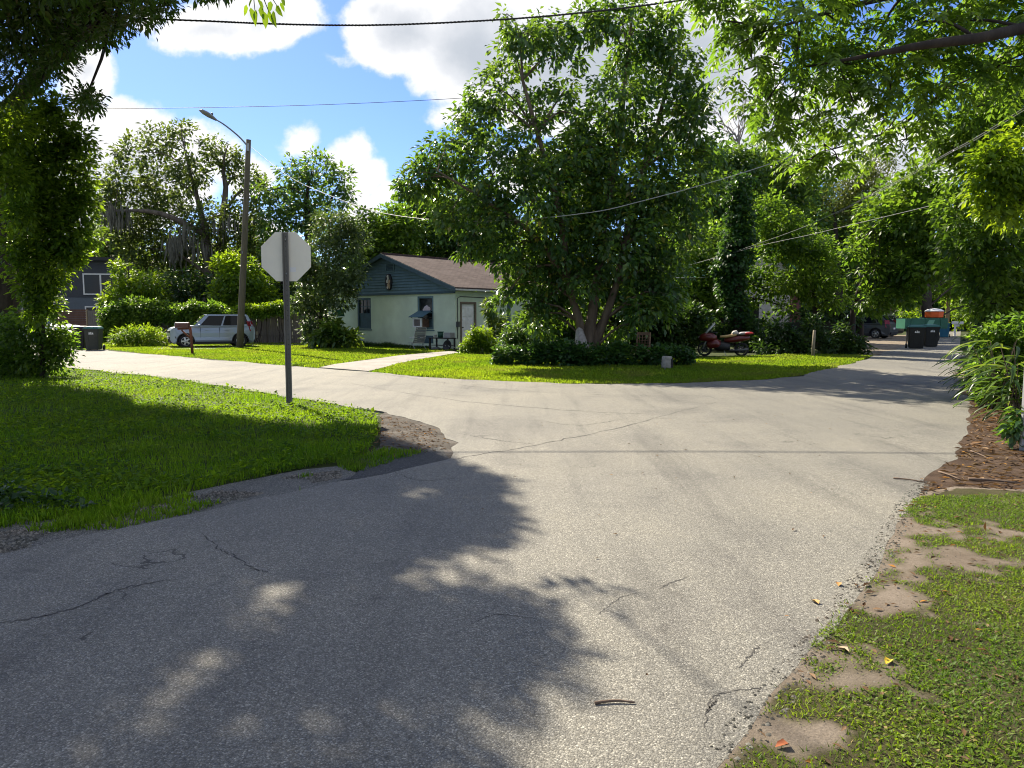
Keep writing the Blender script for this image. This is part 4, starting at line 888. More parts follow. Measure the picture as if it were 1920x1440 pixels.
# ------------------------------------------------------------------ cars
M_TYRE = plain('tyre', (.018, .018, .018), rough=.9); M_RIM = plain('alloy', (.55, .55, .55), rough=.3, metal=.8)
M_CGLASS = plain('car_glass', (.008, .011, .014), rough=.05, spec=.16); M_TRIM = plain('black_trim', (.015, .015, .016), rough=.6)
M_TAIL = plain('tail_red', (.22, .010, .010), rough=.2, spec=.6); M_HEADL = plain('headlamp', (.6, .62, .64), rough=.1, spec=.8)
def arc(cx, r, a0, a1, n, cz): return [(cx+r*math.cos(a), cz+r*math.sin(a)) for a in np.linspace(a0, a1, n)]
def car(name, label, loc, rz, paint, L=4.14, Wd=1.78, H=1.61, wb=2.57, boxy=True, wheel=.325):
    t = thing(name, label, 'car', loc, rz)
    xf, xr = wb/2+.02, -wb/2+.02; fr, re = L/2, -L/2; hw_ = Wd/2; zb = .22; belt = .98 if boxy else .96
    wr = wheel+.07
    side = [(re+.05, .34), (re+.04, zb+.06)] if False else []
    side = [(re+.03, .42), (re+.12, zb)]+[(xr-wr, zb)]+arc(xr, wr, math.pi*.97, math.pi*.03, 9, wheel)+[(xr+wr, zb-.02), (xf-wr, zb-.02)]+arc(xf, wr, math.pi*.97, math.pi*.03, 9, wheel)+[(xf+wr, zb), (fr-.14, zb), (fr-.02, .36), (fr, .60), (fr-.03, .86), (fr-.16, .99), (fr-.60, 1.06), (fr-1.12, 1.10), (re+.30, belt+.08), (re+.04, belt+.06), (re, .72)]
    # body: extruded side outline with three width stations (tumblehome)
    n = len(side); V = []; F = []
    ys = [(-hw_+.05, .0), (-hw_, .0), (-hw_, .0)]
    def wdt(z): return hw_-.03*max(0, (z-.75)/.35)-.05*max(0, (.35-z)/.2)
    def nose(x): return 1-.10*max(0, (x-fr+.45)/.45)**2-.06*max(0, (re+.3-x)/.3)**2
    for s in (-1, 1):
        for (x, z) in side: V.append((x, s*wdt(z)*nose(x), z))
    F.append(tuple(range(n))); F.append(tuple(range(2*n-1, n-1, -1)))
    for i in range(n): F.append((i, n+i, n+(i+1) % n, (i+1) % n))
    m = MB(); m.add(V, F); body = m.build('body', paint, t, bevel=.035)
    # greenhouse
    b0 = [(fr-1.08, 1.05), (re+.06, belt+.05)]; zt = H-.03
    r0 = [(fr-1.72 if boxy else fr-1.95, zt-.02), (re+.32 if boxy else re+.75, zt-.02)]
    g = MB(); wb_, wt_ = hw_-.07, hw_-.25
    lo = [(b0[0][0], -wb_*.93, 1.03), (b0[0][0], wb_*.93, 1.03), (b0[1][0], wb_*.95, 1.0), (b0[1][0], -wb_*.95, 1.0)]
    hi = [(r0[0][0], -wt_*.95, zt), (r0[0][0], wt_*.95, zt), (r0[1][0], wt_*.97, zt), (r0[1][0], -wt_*.97, zt)]
    g.frustum(lo, hi); g.build('cabin', paint, t, bevel=.05)
    lo, hi = [Vector(p) for p in lo], [Vector(p) for p in hi]
    def glass(a, b, c, d, u0, u1, v0, v1, nm, out=.012):
        """patch on the quad a-b (bottom) d-c (top)"""
        def q(u, v): return (a.lerp(b, u)).lerp(d.lerp(c, u), v)
        nrm = (b-a).cross(d-a).normalized(); cen = (a+b+c+d)/4
        if nrm.dot(cen-Vector((cen.x*.6, 0, cen.z-.1))) < 0: nrm = -nrm
        P = [q(u0, v0), q(u1, v0), q(u1, v1), q(u0, v1)]
        MB().frustum([p-nrm*.02 for p in P], [p+nrm*out for p in P]).build(nm, M_CGLASS, t)
    glass(lo[0], lo[1], hi[1], hi[0], .06, .94, .08, .93, 'windshield')
    glass(lo[2], lo[3], hi[3], hi[2], .12, .88, .30, .92, 'rear_window')
    for (a, b, c, d) in ((lo[3], lo[0], hi[0], hi[3]), (lo[2], lo[1], hi[1], hi[2])):
        glass(a, b, c, d, .07, .215, .22, .86, 'side_window'); glass(a, b, c, d, .245, .53, .12, .88, 'side_window'); glass(a, b, c, d, .56, .91, .10, .88, 'side_window')
    for s in (-1, 1):
        for x, z in ((xf, wheel), (xr, wheel)):
            M = Matrix.Translation((x, s*(hw_-.13), z)) @ Matrix.Rotation(R(-90*s), 4, 'X')
            wh = MB().lathe([(wheel*.66, -.10), (wheel*.95, -.10), (wheel, -.07), (wheel, .08), (wheel*.95, .105), (wheel*.68, .10), (wheel*.64, .06)], 22, M=M).build('wheel', M_TYRE, t)
            rm = MB(); rm.lathe([(0, .03), (wheel*.3, .03), (wheel*.64, .02), (wheel*.66, .085), (wheel*.62, .085), (wheel*.60, .035)], 22, M=M)
            rm.build('rim', M_TRIM, wh)
            sp = MB()
            for k in range(5):
                a = 2*math.pi*k/5; Ms = M @ Matrix.Rotation(a, 4, 'Z'); sp.frustum([Ms @ Vector(p) for p in ((.02, -.05, .04), (wheel*.62, -.045, .05), (wheel*.62, .045, .05), (.02, .05, .04))], [Ms @ Vector(p) for p in ((.02, -.035, .085), (wheel*.62, -.03, .075), (wheel*.62, .03, .075), (.02, .035, .085))])
            sp.lathe([(wheel*.60, .05), (wheel*.66, .06), (wheel*.66, .095), (wheel*.60, .095)], 22, M=M); sp.lathe([(0, .095), (.05, .095), (.055, .05)], 10, M=M)
            sp.build('spokes', M_RIM, wh)
            ar = MB(); pts = [(x+(wr-.01)*math.cos(a), s*(hw_-.02), z+(wr-.01)*math.sin(a)) for a in np.linspace(-.12, math.pi+.12, 13)]
            ar.tube(pts, .028, 5); ar.build('wheel_arch', M_TRIM, t)
        mi = MB(); mi.lathe([(0, -.10), (.06, -.09), (.085, 0), (.06, .09), (0, .10)], 10, M=Matrix.Translation((fr-1.32, s*(hw_+.07), 1.10)) @ Matrix.Rotation(R(90), 4, 'X') @ Matrix.Diagonal((.6, .8, 1, 1))); mi.build('mirror', paint, t)
        for dx in (.30, -.62): MB().box(dx-.09, dx+.09, s*(hw_+.002)-.012, s*(hw_+.002)+.012, .84, .87).build('door_handle', paint, t)
        for dx in (.62, -.27): MB().box(dx-.005, dx+.005, s*(hw_-.018)-.022, s*(hw_-.018)+.022, .34, 1.0).build('door_gap', M_TRIM, t)
        MB().box(-.95, .95, s*(hw_-.04)-.02, s*(hw_-.04)+.045, .205, .29).build('sill_trim', M_TRIM, t)
        hl = MB(); hl.frustum([(fr-.42, s*(hw_-.10), .78), (fr-.16, s*(hw_-.30), .76), (fr-.22, s*(hw_-.32), .90), (fr-.55, s*(hw_-.075), .90)], [(fr-.40, s*(hw_-.045), .78), (fr-.03, s*(hw_-.32), .77), (fr-.10, s*(hw_-.36), .90), (fr-.52, s*(hw_-.03), .90)]); hl.build('headlight', M_HEADL, t)
        tl = MB(); tl.frustum([(re+.06, s*(hw_-.18), .78), (re+.30, s*(hw_-.06), .80), (re+.42, s*(hw_-.12), 1.30), (re+.18, s*(hw_-.28), 1.30)], [(re-.02, s*(hw_-.16), .78), (re+.26, s*(hw_+.004), .80), (re+.38, s*(hw_-.08), 1.30), (re+.12, s*(hw_-.26), 1.30)]); tl.build('taillight', M_TAIL, t)
    MB().frustum([(fr-.30, -hw_+.02, .24), (fr-.05, -hw_*.62, .24), (fr-.05, hw_*.62, .24), (fr-.30, hw_-.02, .24)], [(fr-.26, -hw_-.006, .56), (fr+.02, -hw_*.68, .56), (fr+.02, hw_*.68, .56), (fr-.26, hw_+.006, .56)]).build('front_bumper', M_TRIM, t)
    MB().box(fr-.12, fr+.012, -.58, .58, .74, .84).build('grille', M_TRIM, t)
    MB().box(re-.03, re+.10, -.66, .66, .30, .46).build('rear_bumper', M_TRIM, t, bevel=.02)
    MB().box(fr-.02, fr+.035, -.15, .15, .44, .55).build('plate', M_WHITE, t)
    MB().box(re-.02, re+.03, -.17, .17, .66, .78).build('plate', M_WHITE, t)
    MB().box(-1.6, 1.6, -.70, .70, .18, .26).build('underbody', M_TRIM, t)
    return t
M_SILVER = plain('silver_paint', (.29, .345, .385), rough=.28, metal=.35, spec=.6); M_GREYP = plain('graphite_paint', (.075, .08, .085), rough=.28, metal=.3, spec=.6)
M_WHITEP = plain('white_car_paint', (.66, .67, .68), rough=.3, spec=.6); M_DARKP = plain('dark_paint', (.03, .03, .035), rough=.3, spec=.6)
cc = G(397, 650.2)
car('parked_car', 'silver boxy hatchback parked on the drive behind the leaning pole', cc, math.pi+R(30), M_SILVER, L=4.02, H=1.68)
g1 = G(1614, 634); car('parked_car', 'dark grey crossover with red tail lamps parked beyond the bushes on the right', g1, math.pi-R(46), M_GREYP, L=4.5, Wd=1.84, H=1.68, wb=2.66, boxy=False, wheel=.345)
g2 = G(1643, 631); car('parked_car', 'black crossover parked beyond the grey one, only its red tail lamp showing', g2+np.array([.3, 1.6, 0]), math.pi-R(48), M_DARKP, L=4.5, Wd=1.84, H=1.66, wb=2.66, boxy=False, wheel=.345)
g3 = G(75, 646); car('parked_car', 'white sedan half hidden behind the shrub at the left edge', g3, R(-14), M_WHITEP, L=4.7, Wd=1.82, H=1.46, wb=2.75, boxy=False, wheel=.33)

# ------------------------------------------------------------------ bins
def wheelie_bin(name, label, loc, rz, bodym, lidm, group, h=1.06, mark=True, wdt=.62):
    t = thing(name, label, 'trash bin', loc, rz, group); a, b = wdt*.41, wdt*.5; d0, d1 = .28, .36
    m = MB(); m.frustum([(-a, -d0, .04), (a, -d0, .04), (a, d0, .04), (-a, d0, .04)], [(-b, -d1, h-.08), (b, -d1, h-.08), (b, d1, h-.08), (-b, d1, h-.08)]); m.build('body', bodym, t, bevel=.03)
    for (y, z) in ((-.002, 0),): pass
    MB().box(-b-.02, b+.02, -d1-.02, d1+.02, h-.115, h-.078).build('rim', bodym, t)
    l = MB(); l.frustum([(-b-.03, -d1-.05, h-.075), (b+.03, -d1-.05, h-.075), (b+.03, d1+.03, h-.075), (-b-.03, d1+.03, h-.075)], [(-b+.05, -d1+.05, h+.02), (b-.05, -d1+.05, h+.02), (b-.05, d1-.02, h+.04), (-b+.05, d1-.02, h+.04)]); l.build('lid', lidm, t, bevel=.015)
    MB().tube([(-b+.05, d1+.04, h-.07), (-b+.05, d1+.10, h-.09), (b-.05, d1+.10, h-.09), (b-.05, d1+.04, h-.07)], .014, 6).build('handle', bodym, t)
    for s in (-1, 1): MB().lathe([(0, -.03), (.12, -.03), (.125, 0), (.12, .03), (0, .03)], 14, M=Matrix.Translation((s*(b+.0), d0+.06, .125)) @ Matrix.Rotation(R(90), 4, 'Y')).build('wheel', M_BLACK, t)
    for k in (-1, 1): MB().frustum([(k*a*.5-.03, -d0-.012, .12), (k*a*.5+.03, -d0-.012, .12), (k*a*.5+.03, -d0+.01, .12), (k*a*.5-.03, -d0+.01, .12)], [(k*b*.5-.03, -d1+.01, h*.62), (k*b*.5+.03, -d1+.01, h*.62), (k*b*.5+.03, -d1+.04, h*.62), (k*b*.5-.03, -d1+.04, h*.62)]).build('rib', bodym, t)
    if mark:
        mk = MB(); zc = h*.74
        for (x0, x1, z0, z1) in ((-.10, .10, -.05, -.02), (-.09, -.05, -.02, .04), (-.02, .02, -.02, .06), (.05, .09, -.02, .03)): mk.box(x0, x1, -d1*.965-.012, -d1*.965+.03, zc+z0, zc+z1)
        mk.build('emblem', M_WHITE, t)
    return t
M_BINB = plain('bin_black', (.010, .011, .010), rough=.5, noise=.2); M_BINO = plain('bin_olive', (.040, .045, .035), rough=.55, noise=.2)
M_LIDG = plain('lid_green', (.02, .11, .09), rough=.45); M_BLUE = plain('bin_blue', (.02, .12, .19), rough=.5)
wheelie_bin('trash_bin', 'olive black wheeled bin with teal lid and white emblem at the left road edge', G(177, 657), R(12), M_BINO, M_LIDG, 'bins on the left road')
wheelie_bin('trash_bin', 'black wheeled bin with dark lid partly behind the teal-lidded bin on the left', G(150, 655.5), R(14), M_BINB, M_BINB, 'bins on the left road')
wheelie_bin('trash_bin', 'black wheeled bin nearest the camera before the green trailer on the right', G(1716, 654), R(-20), M_BINB, M_LIDG, 'bins on the right road', h=1.10, wdt=.70)
wheelie_bin('trash_bin', 'black wheeled bin just behind and right of the nearest one by the trailer', G(1743, 651), R(-12), M_BINB, M_LIDG, 'bins on the right road', h=1.10, wdt=.66)
wheelie_bin('recycling_bin', 'blue recycling bin with dark front standing beside the white mailbox far right', G(1770, 633), R(-30), M_BLUE, M_LIDG, 'bins on the right road', mark=False, wdt=.7)
# grey round can by the picket fence, tub of purple flowers
bucket('garbage_can', 'round grey garbage can standing by the picket fence right of the car', 'garbage can', G(501, 643), .26, .32, .78, M_GREY)
fb = thing('flower_tub', 'small dark tub of purple flowers against the picket fence', 'flower tub', G(523, 643))
MB().lathe([(0, 0), (.16, 0), (.22, .3), (.2, .3), (.14, .03), (0, .03)], 14).build('tub', M_BLACK, fb)
PUR = leaf_mat('purple_petal', (.12, .04, .2), (.2, .08, .3), (.3, .15, .42), trans=.3, tcol=(.3, .1, .4))
P, D, Nn, LL, WW = cluster_leaves(unit(30)*.22+np.array([0, 0, .55]), unit(30), 6, .07, .05, .08, .1); o = leaves_obj('blossom', P, D, Nn, LL, WW, PUR, fb); o['kind'] = 'stuff'
P, D, Nn, LL, WW = cluster_leaves(unit(30)*.2+np.array([0, 0, .42]), unit(30), 6, .1, .05, .1, .1); o = leaves_obj('foliage', P, D, Nn, LL, WW, L_DARK, fb); o['kind'] = 'stuff'

# ------------------------------------------------------------------ mailboxes, posts, chair, stump
mbp = G(361, 664)
mb_ = thing('mailbox', 'brown wooden post with a bricky brown mailbox near the silver car', 'mailbox', mbp, R(0))
M_RUST = plain('rust_wood', (.20, .075, .04), rough=.85, noise=.4)
MB().tube([(0, 0, -.1), (-.02, 0, .6), (-.06, 0, 1.12)], .055, 6).build('post', M_RUST, mb_)
MB().tube([(-.04, 0, .62), (-.40, -.02, .98)], .035, 6).build('brace', M_RUST, mb_)
MB().tube([(-.02, 0, 1.05), (-.55, -.03, 1.03)], .045, 6).build('arm', M_RUST, mb_)
ar = [(.11*math.cos(a), 1.20+.10*math.sin(a)) for a in np.linspace(0, math.pi, 9)]+[(-.11, 1.08), (.11, 1.08)]
m = MB(); m.prism([(p[0], p[1]) for p in ar], 'x', -.62, -.10); bx_ = m.build('box', plain('mailbox_brown', (.16, .075, .055), rough=.6, noise=.4), mb_)
MB().prism([(p[0]*1.06, 1.17+(p[1]-1.17)*1.06) for p in ar], 'x', -.64, -.621).build('box_door', M_OLDW, bx_)
wm = G(1790, 630.5); w2 = thing('mailbox', 'white plastic mailbox on a white post beside the blue bin far right', 'mailbox', wm, R(-25))
MB().box(-.07, .07, -.07, .07, 0, .95).build('post', M_WHITE, w2); MB().prism([(p[0]*1.3, p[1]*1.0-.12) for p in ar], 'x', -.25, .55).build('box', M_WHITE, w2); MB().box(-.04, .30, -.04, .04, .78, .955).build('bracket', M_WHITE, w2)
# wooden fence post in grass
p_ = G(1524, 669); o = tag(MB().tube([(0, 0, -.1), (.01, 0, .5), (.03, 0, 1.02)], [.062, .058, .054], 10).build('fence_post', plain('post_wood', (.26, .22, .15), rough=.9, noise=.4, stretch=(6, 6, .5))), 'lone pale wooden post standing in the bright grass beyond the motorcycle', 'post'); o.location = tuple(p_)
sp_ = thing('concrete_stub', 'weathered grey concrete cylinder standing in the shaded roadside grass', 'concrete post', G(1250, 692))
MB().lathe([(0, -.05), (.145, -.05), (.155, .1), (.15, .34), (.135, .37), (.06, .372), (.055, .30), (0, .29)], 16).build('cylinder', M_CONC2, sp_)
MB().box(.10, .158, -.125, -.06, .05, .3).build('dark_slot', M_BLACK, sp_)
# wooden chair
wc = thing('wooden_chair', 'worn wooden chair with a caned back standing at the ivy edge', 'chair', G(1201, 684), R(-28))
M_CH = plain('chair_wood', (.17, .105, .06), rough=.8, noise=.4, nscale=8)
for x in (-.22, .22):
    MB().tube([(x, .22, 0), (x, .20, .45), (x*.93, .30, 1.02)], .026, 8).build('rear_leg', M_CH, wc)
    MB().tube([(x, -.22, 0), (x, -.20, .42)], .028, 8).build('leg', M_CH, wc)
    MB().tube([(x, -.20, .2), (x, .2, .2)], .014, 6).build('stretcher', M_CH, wc)
MB().box(-.25, .25, -.25, .24, .42, .47).build('seat', plain('old_cushion', (.30, .22, .15), rough=.9, noise=.5, nscale=12), wc, bevel=.015)
MB().box(-.21, .21, .285, .315, .93, 1.03).build('top_rail', M_CH, wc); MB().box(-.21, .21, .235, .262, .56, .62).build('lower_rail', M_CH, wc)
for k in range(4): MB().tube([(-.15+k*.1, .25, .6), (-.14+k*.093, .298, .95)], .013, 6).build('back_slat', M_CH, wc)
for k in range(3): MB().tube([(-.19, .262+k*.012, .68+k*.085), (.19, .262+k*.012, .68+k*.085)], .009, 5).build('cane', M_CH, wc)
MB().tube([(-.22, -.21, .22), (.22, -.21, .22)], .014, 6).build('stretcher', M_CH, wc)
# white sheet of scrap by the vines on the left
o = tag(MB().frustum([(0, 0, 0), (.75, .2, .25), (1.1, .3, .62), (.30, .1, .38)], [(0, .03, .01), (.75, .23, .26), (1.1, .33, .63), (.30, .13, .39)]).build('scrap_sheet', M_WHITE), 'white crumpled scrap sheet leaning in the weeds beside the left bins', 'scrap'); o.location = tuple(G(201, 644)+np.array([0, 0, .1]))

# ------------------------------------------------------------------ motorcycle
mc = thing('motorcycle', 'red touring motorcycle with windshield and tan seat in the shade of trees', 'motorcycle', G(1357, 668), math.pi-R(14))
M_MRED = plain('red_fairing', (.10, .008, .008), rough=.35, spec=.6); M_TAN = plain('tan_seat', (.52, .36, .15), rough=.7, noise=.2)
def mwheel(x, r, par):
    M = Matrix.Translation((x, 0, r)) @ Matrix.Rotation(R(90), 4, 'X')
    wv = MB().lathe([(r*.72, -.05), (r*.9, -.065), (r, -.03), (r, .03), (r*.9, .065), (r*.72, .05), (r*.72, -.05)], 24, M=M).build('wheel', M_TYRE, par)
    s = MB()
    for k in range(6):
        a = math.pi*2*k/6; s.tube([M @ Vector((0, 0, 0)), M @ Vector((r*.73*math.cos(a), r*.73*math.sin(a), 0))], .018, 5)
    s.lathe([(0, -.06), (.06, -.06), (.06, .06), (0, .06)], 12, M=M); s.lathe([(.14, .055), (.06, .055), (.06, .065), (.14, .065), (.14, .055)], 16, M=M)
    s.build('rim', M_DSTEEL, wv)
mwheel(.80, .31, mc); mwheel(-.72, .30, mc)
def loft(secs, nm, mat, par, smooth=True, n=14, power=2.6):
    V, F = [], []
    for (x, yc, zc, ry, rz) in secs:
        for k in range(n):
            a = 2*math.pi*k/n; c, s_ = math.cos(a), math.sin(a)
            V.append((x, yc+ry*math.copysign(abs(c)**(2/power), c), zc+rz*math.copysign(abs(s_)**(2/power), s_)))
    for i in range(len(secs)-1):
        for k in range(n): F.append((i*n+k, i*n+(k+1) % n, (i+1)*n+(k+1) % n, (i+1)*n+k))
    F += [tuple(range(n)), tuple(range(len(V)-n, len(V)))]
    m = MB(); m.add(V, F, 0, smooth); return m.build(nm, mat, par)
loft([(.30, 0, .78, .20, .10), (.50, 0, .80, .30, .20), (.75, 0, .82, .30, .20), (.95, 0, .80, .22, .15), (1.05, 0, .78, .10, .08)], 'fairing', M_MRED, mc)
loft([(.15, 0, .50, .22, .18), (.35, 0, .55, .28, .22), (.62, 0, .52, .25, .20), (.72, 0, .52, .18, .10)], 'lower_fairing', M_MRED, mc)
loft([(-.25, 0, .42, .20, .18), (.10, 0, .42, .24, .22), (.40, 0, .42, .20, .16)], 'engine', M_BLACK, mc)
loft([(-1.05, 0, .80, .10, .06), (-.95, 0, .80, .20, .11), (-.60, 0, .76, .24, .14), (-.25, 0, .70, .20, .12), (0, 0, .68, .12, .08)], 'tail', M_MRED, mc)
loft([(-.50, 0, .93, .14, .05), (-.35, 0, .90, .18, .07), (-.05, 0, .85, .17, .06), (.18, 0, .84, .10, .05)], 'seat', M_TAN, mc)
loft([(-.58, 0, .98, .06, .04), (-.50, 0, 1.02, .17, .10), (-.36, 0, 1.00, .17, .09), (-.30, 0, .96, .10, .05)], 'backrest', plain('pale_backrest', (.5, .46, .4), rough=.7), mc)
loft([(-1.12, 0, .98, .12, .03), (-1.02, 0, 1.00, .21, .06), (-.70, 0, .98, .20, .07), (-.56, 0, .95, .12, .04)], 'tail_trunk', plain('trunk_grey', (.36, .33, .33), rough=.5), mc)
MB().tube(spline([(-.85, .22, .98), (-1.05, .20, 1.0), (-1.15, 0, 1.0), (-1.05, -.20, 1.0), (-.85, -.22, .98)], 12), .045, 8).build('trunk_rim', plain('trunk_red', (.55, .03, .03), rough=.35), mc)
ws_ = MB(); Vv = []
for (x, z, wy) in ((.92, .90, .22), (.72, 1.12, .24), (.48, 1.40, .17)):
    for k in range(7):
        y = -wy+2*wy*k/6; Vv.append((x-.10*(y/wy)**2, y, z))
Ff = [(i*7+k, i*7+k+1, (i+1)*7+k+1, (i+1)*7+k) for i in range(2) for k in range(6)]
ws_.add(Vv, Ff, 0, True); wo_ = ws_.build('windshield', plain('smoky_screen', (.42, .45, .44), rough=.15, spec=.7), mc)
sm = wo_.modifiers.new('thick', 'SOLIDIFY'); sm.thickness = .008
P = [(.52+rng.uniform(-.05, .12), rng.uniform(-.12, .12), 0) for _ in range(5)]
MB().box(.435, .475, -.12, .12, 1.30, 1.42, M=Matrix.Translation((.03, 0, .0))).build('screen_sticker', plain('pale_sticker', (.6, .6, .42), noise=.5, nscale=20), mc)
for s in (-1, 1):
    MB().tube([(.55, s*.10, .98), (.42, s*.30, 1.02), (.28, s*.36, 1.0)], .018, 6).build('handlebar', M_BLACK, mc)
    MB().tube([(.88, s*.11, .31), (.68, s*.11, .85)], .03, 8).build('fork', M_STEEL, mc)
    loft([(.62, s*.34, 1.05, .03, .02), (.57, s*.36, 1.06, .06, .05), (.54, s*.36, 1.06, .05, .04)], 'mirror', M_BLACK, mc)
    MB().tube([(-.2, s*.20, .25), (-.6, s*.24, .27), (-1.0, s*.24, .32)], .05, 10).build('exhaust', M_DSTEEL, mc)
loft([(.98, 0, .82, .12, .07), (1.06, 0, .81, .10, .05)], 'headlight', M_HEADL, mc)
MB().tube([(0, .18, .25), (-.1, .42, .0)], .014, 6).build('kickstand', M_STEEL, mc)

mc.scale = (.9, .9, .9)
# ------------------------------------------------------------------ trailer with orange cooler
tr = thing('trailer', 'green high sided utility trailer behind the black bins on the right', 'trailer', At(1727, 620, 43)*np.array([1, 1, 0]), R(-6))
M_TG = plain('trailer_green', (.02, .12, .075), rough=.5, noise=.25, nscale=3)
MB().box(-1.15, 1.15, -.6, .6, .86, .92).build('floor', M_TG, tr)
for y in (-.62, .60): MB().box(-1.15, 1.15, y-.02, y+.02, .92, 1.44).build('side_board', M_TG, tr)
for x in (-1.13, 1.13): MB().box(x-.02, x+.02, -.6, .58, .92, 1.42).build('end_board', M_TG, tr)
for x in (-.8, 0, .8): MB().box(x-.03, x+.03, -.67, -.641, .88, 1.46).build('stake', M_TG, tr)
MB().frustum([(-.1, -.6405, .95), (.3, -.6405, .95), (.45, -.6405, 1.35), (.15, -.6405, 1.35)], [(-.1, -.648, .95), (.3, -.648, .95), (.45, -.648, 1.35), (.15, -.648, 1.35)]).build('patch', plain('pale_green', (.14, .33, .24)), tr)
for s in (-1, 1):
    MB().lathe([(0, -.08), (.2, -.08), (.34, -.08), (.36, 0), (.34, .08), (.2, .08), (0, .08)], 18, M=Matrix.Translation((.35, s*.72, .36)) @ Matrix.Rotation(R(90), 4, 'X')).build('wheel', M_TYRE, tr)
MB().tube([(.35, -.72, .36), (.35, .72, .36)], .04, 8).build('axle', M_DSTEEL, tr); MB().box(.1, .6, -.4, .4, .4, .86).build('chassis', M_DSTEEL, tr)
MB().box(-.1, 1.15, -.55, .55, 1.445, 1.47).build('lid_board', M_TG, tr)
MB().tube([(-.9, -.3, .0), (-.9, -.3, .86)], .03, 6).build('prop_stand', M_DSTEEL, tr)
oc_ = thing('beverage_cooler', 'orange drum shaped cooler with white domed lid standing on the green trailer', 'cooler', At(1751, 598, 43)*np.array([1, 1, 0])+np.array([0, 0, 1.472]))
M_OR = plain('orange_plastic', (.75, .11, .015), rough=.4)
MB().lathe([(0, 0), (.43, 0), (.48, .05), (.50, .36), (0, .36)], 8, smooth=False).build('drum', M_OR, oc_)
MB().lathe([(.50, .361), (.525, .365), (.525, .39), (.36, .49), (.12, .53), (0, .535)], 8, smooth=False).build('lid', M_WHITE, oc_)
MB().lathe([(0, .53), (.04, .53), (.035, .56), (0, .56)], 8).build('knob', M_GREY, oc_)

# ------------------------------------------------------------------ other buildings
def slab_house(name, label, loc, rz): return thing(name, label, 'house', loc, rz)
M_DGREY = plain('dark_grey_siding', (.055, .06, .068), rough=.7, noise=.2); M_BGREY = plain('blue_grey_siding', (.11, .13, .15), rough=.7, noise=.2)
hx = At(150, 560, 68); mh = slab_house('modern_house', 'dark grey modern two storey house with white window frames beyond the left fence', hx*np.array([1, 1, 0]), R(10))
MB().box(-2.9, 6.2, 0, 8, 0, 3.3).build('wall', M_BGREY, mh); MB().box(-2.9, 6.2, -.02, 8.02, 3.303, 6.6).build('wall', M_DGREY, mh)
MB().box(-8.5, -2.903, -.9, 7, 0, 5.4).build('wing_wall', M_BGREY, mh)
MB().box(-3.3, 6.6, -.5, 8.5, 6.603, 6.9).build('roof', M_BLACK, mh); MB().box(-8.9, -2.91, -1.3, 7.4, 5.403, 5.6).build('roof', M_BLACK, mh)
def mwin(x0, x1, z0, z1, y, cols, par):
    f = MB(); t = .11
    f.box(x0-t, x1+t, y-.08, y-.001, z1, z1+t); f.box(x0-t, x1+t, y-.08, y-.001, z0-t, z0); f.box(x0-t, x0, y-.08, y-.001, z0, z1); f.box(x1, x1+t, y-.08, y-.001, z0, z1)
    fr = f.build('window', M_WHITE, par)
    for c in range(cols):
        a, b = x0+(x1-x0)*c/cols, x0+(x1-x0)*(c+1)/cols; MB().box(a+.002, b-.002, y-.05, y-.002, z0+.002, z1-.002).build('pane', M_GLASS, fr)
        if c: MB().box(a-.07, a+.07, y-.09, y-.0505, z0, z1).build('mullion', M_WHITE, fr)
mwin(.45, 3.2, 3.65, 5.35, -.02, 2, mh); mwin(-5.6, -3.5, 3.5, 5.0, -.9, 3, mh); mwin(-5.3, -3.6, 1.2, 3.0, -.9, 2, mh); mwin(.5, 3.0, .9, 2.4, 0, 2, mh)
# brown slat fence, wood gate panel (left)
fa, fc = At(20, 600, 51), At(163, 600, 49)
bf = thing('slat_fence', 'dark brown horizontal slat fence in front of the grey modern house', 'fence', (fa[0], fa[1], 0), math.atan2(fc[1]-fa[1], fc[0]-fa[0])); Lf = float(np.hypot(*(fc-fa)[:2]))
for k in range(13): MB().box(0, Lf, -.015, .015, .08+k*.15, .08+k*.15+.137).build('slat', M_WOODB, bf)
for k in range(4): MB().box(Lf*k/3-.05, Lf*k/3+.05, .016, .11, 0, 2.05).build('post', M_WOODB, bf)
ga, gc = At(164, 600, 48.5), At(192, 600, 48.0)
gt = thing('gate_panel', 'grey wooden board gate with pale posts next to the brown slat fence', 'gate', (ga[0], ga[1], 0), math.atan2(gc[1]-ga[1], gc[0]-ga[0])); Lg = float(np.hypot(*(gc-ga)[:2]))
for k in range(6): MB().box(Lg*k/6+.008, Lg*(k+1)/6-.008, -.012, .012, .08, 1.95+.02*math.sin(k*5)).build('board', M_WOODG, gt)
for x in (-.06, Lg+.02): MB().box(x, x+.09, -.05, .05, 0, 2.0).build('post', plain('pale_post', (.36, .27, .15), noise=.3), gt)
for z in (.45, 1.5): MB().box(0, Lg, .0125, .05, z, z+.09).build('rail', M_WOODG, gt)
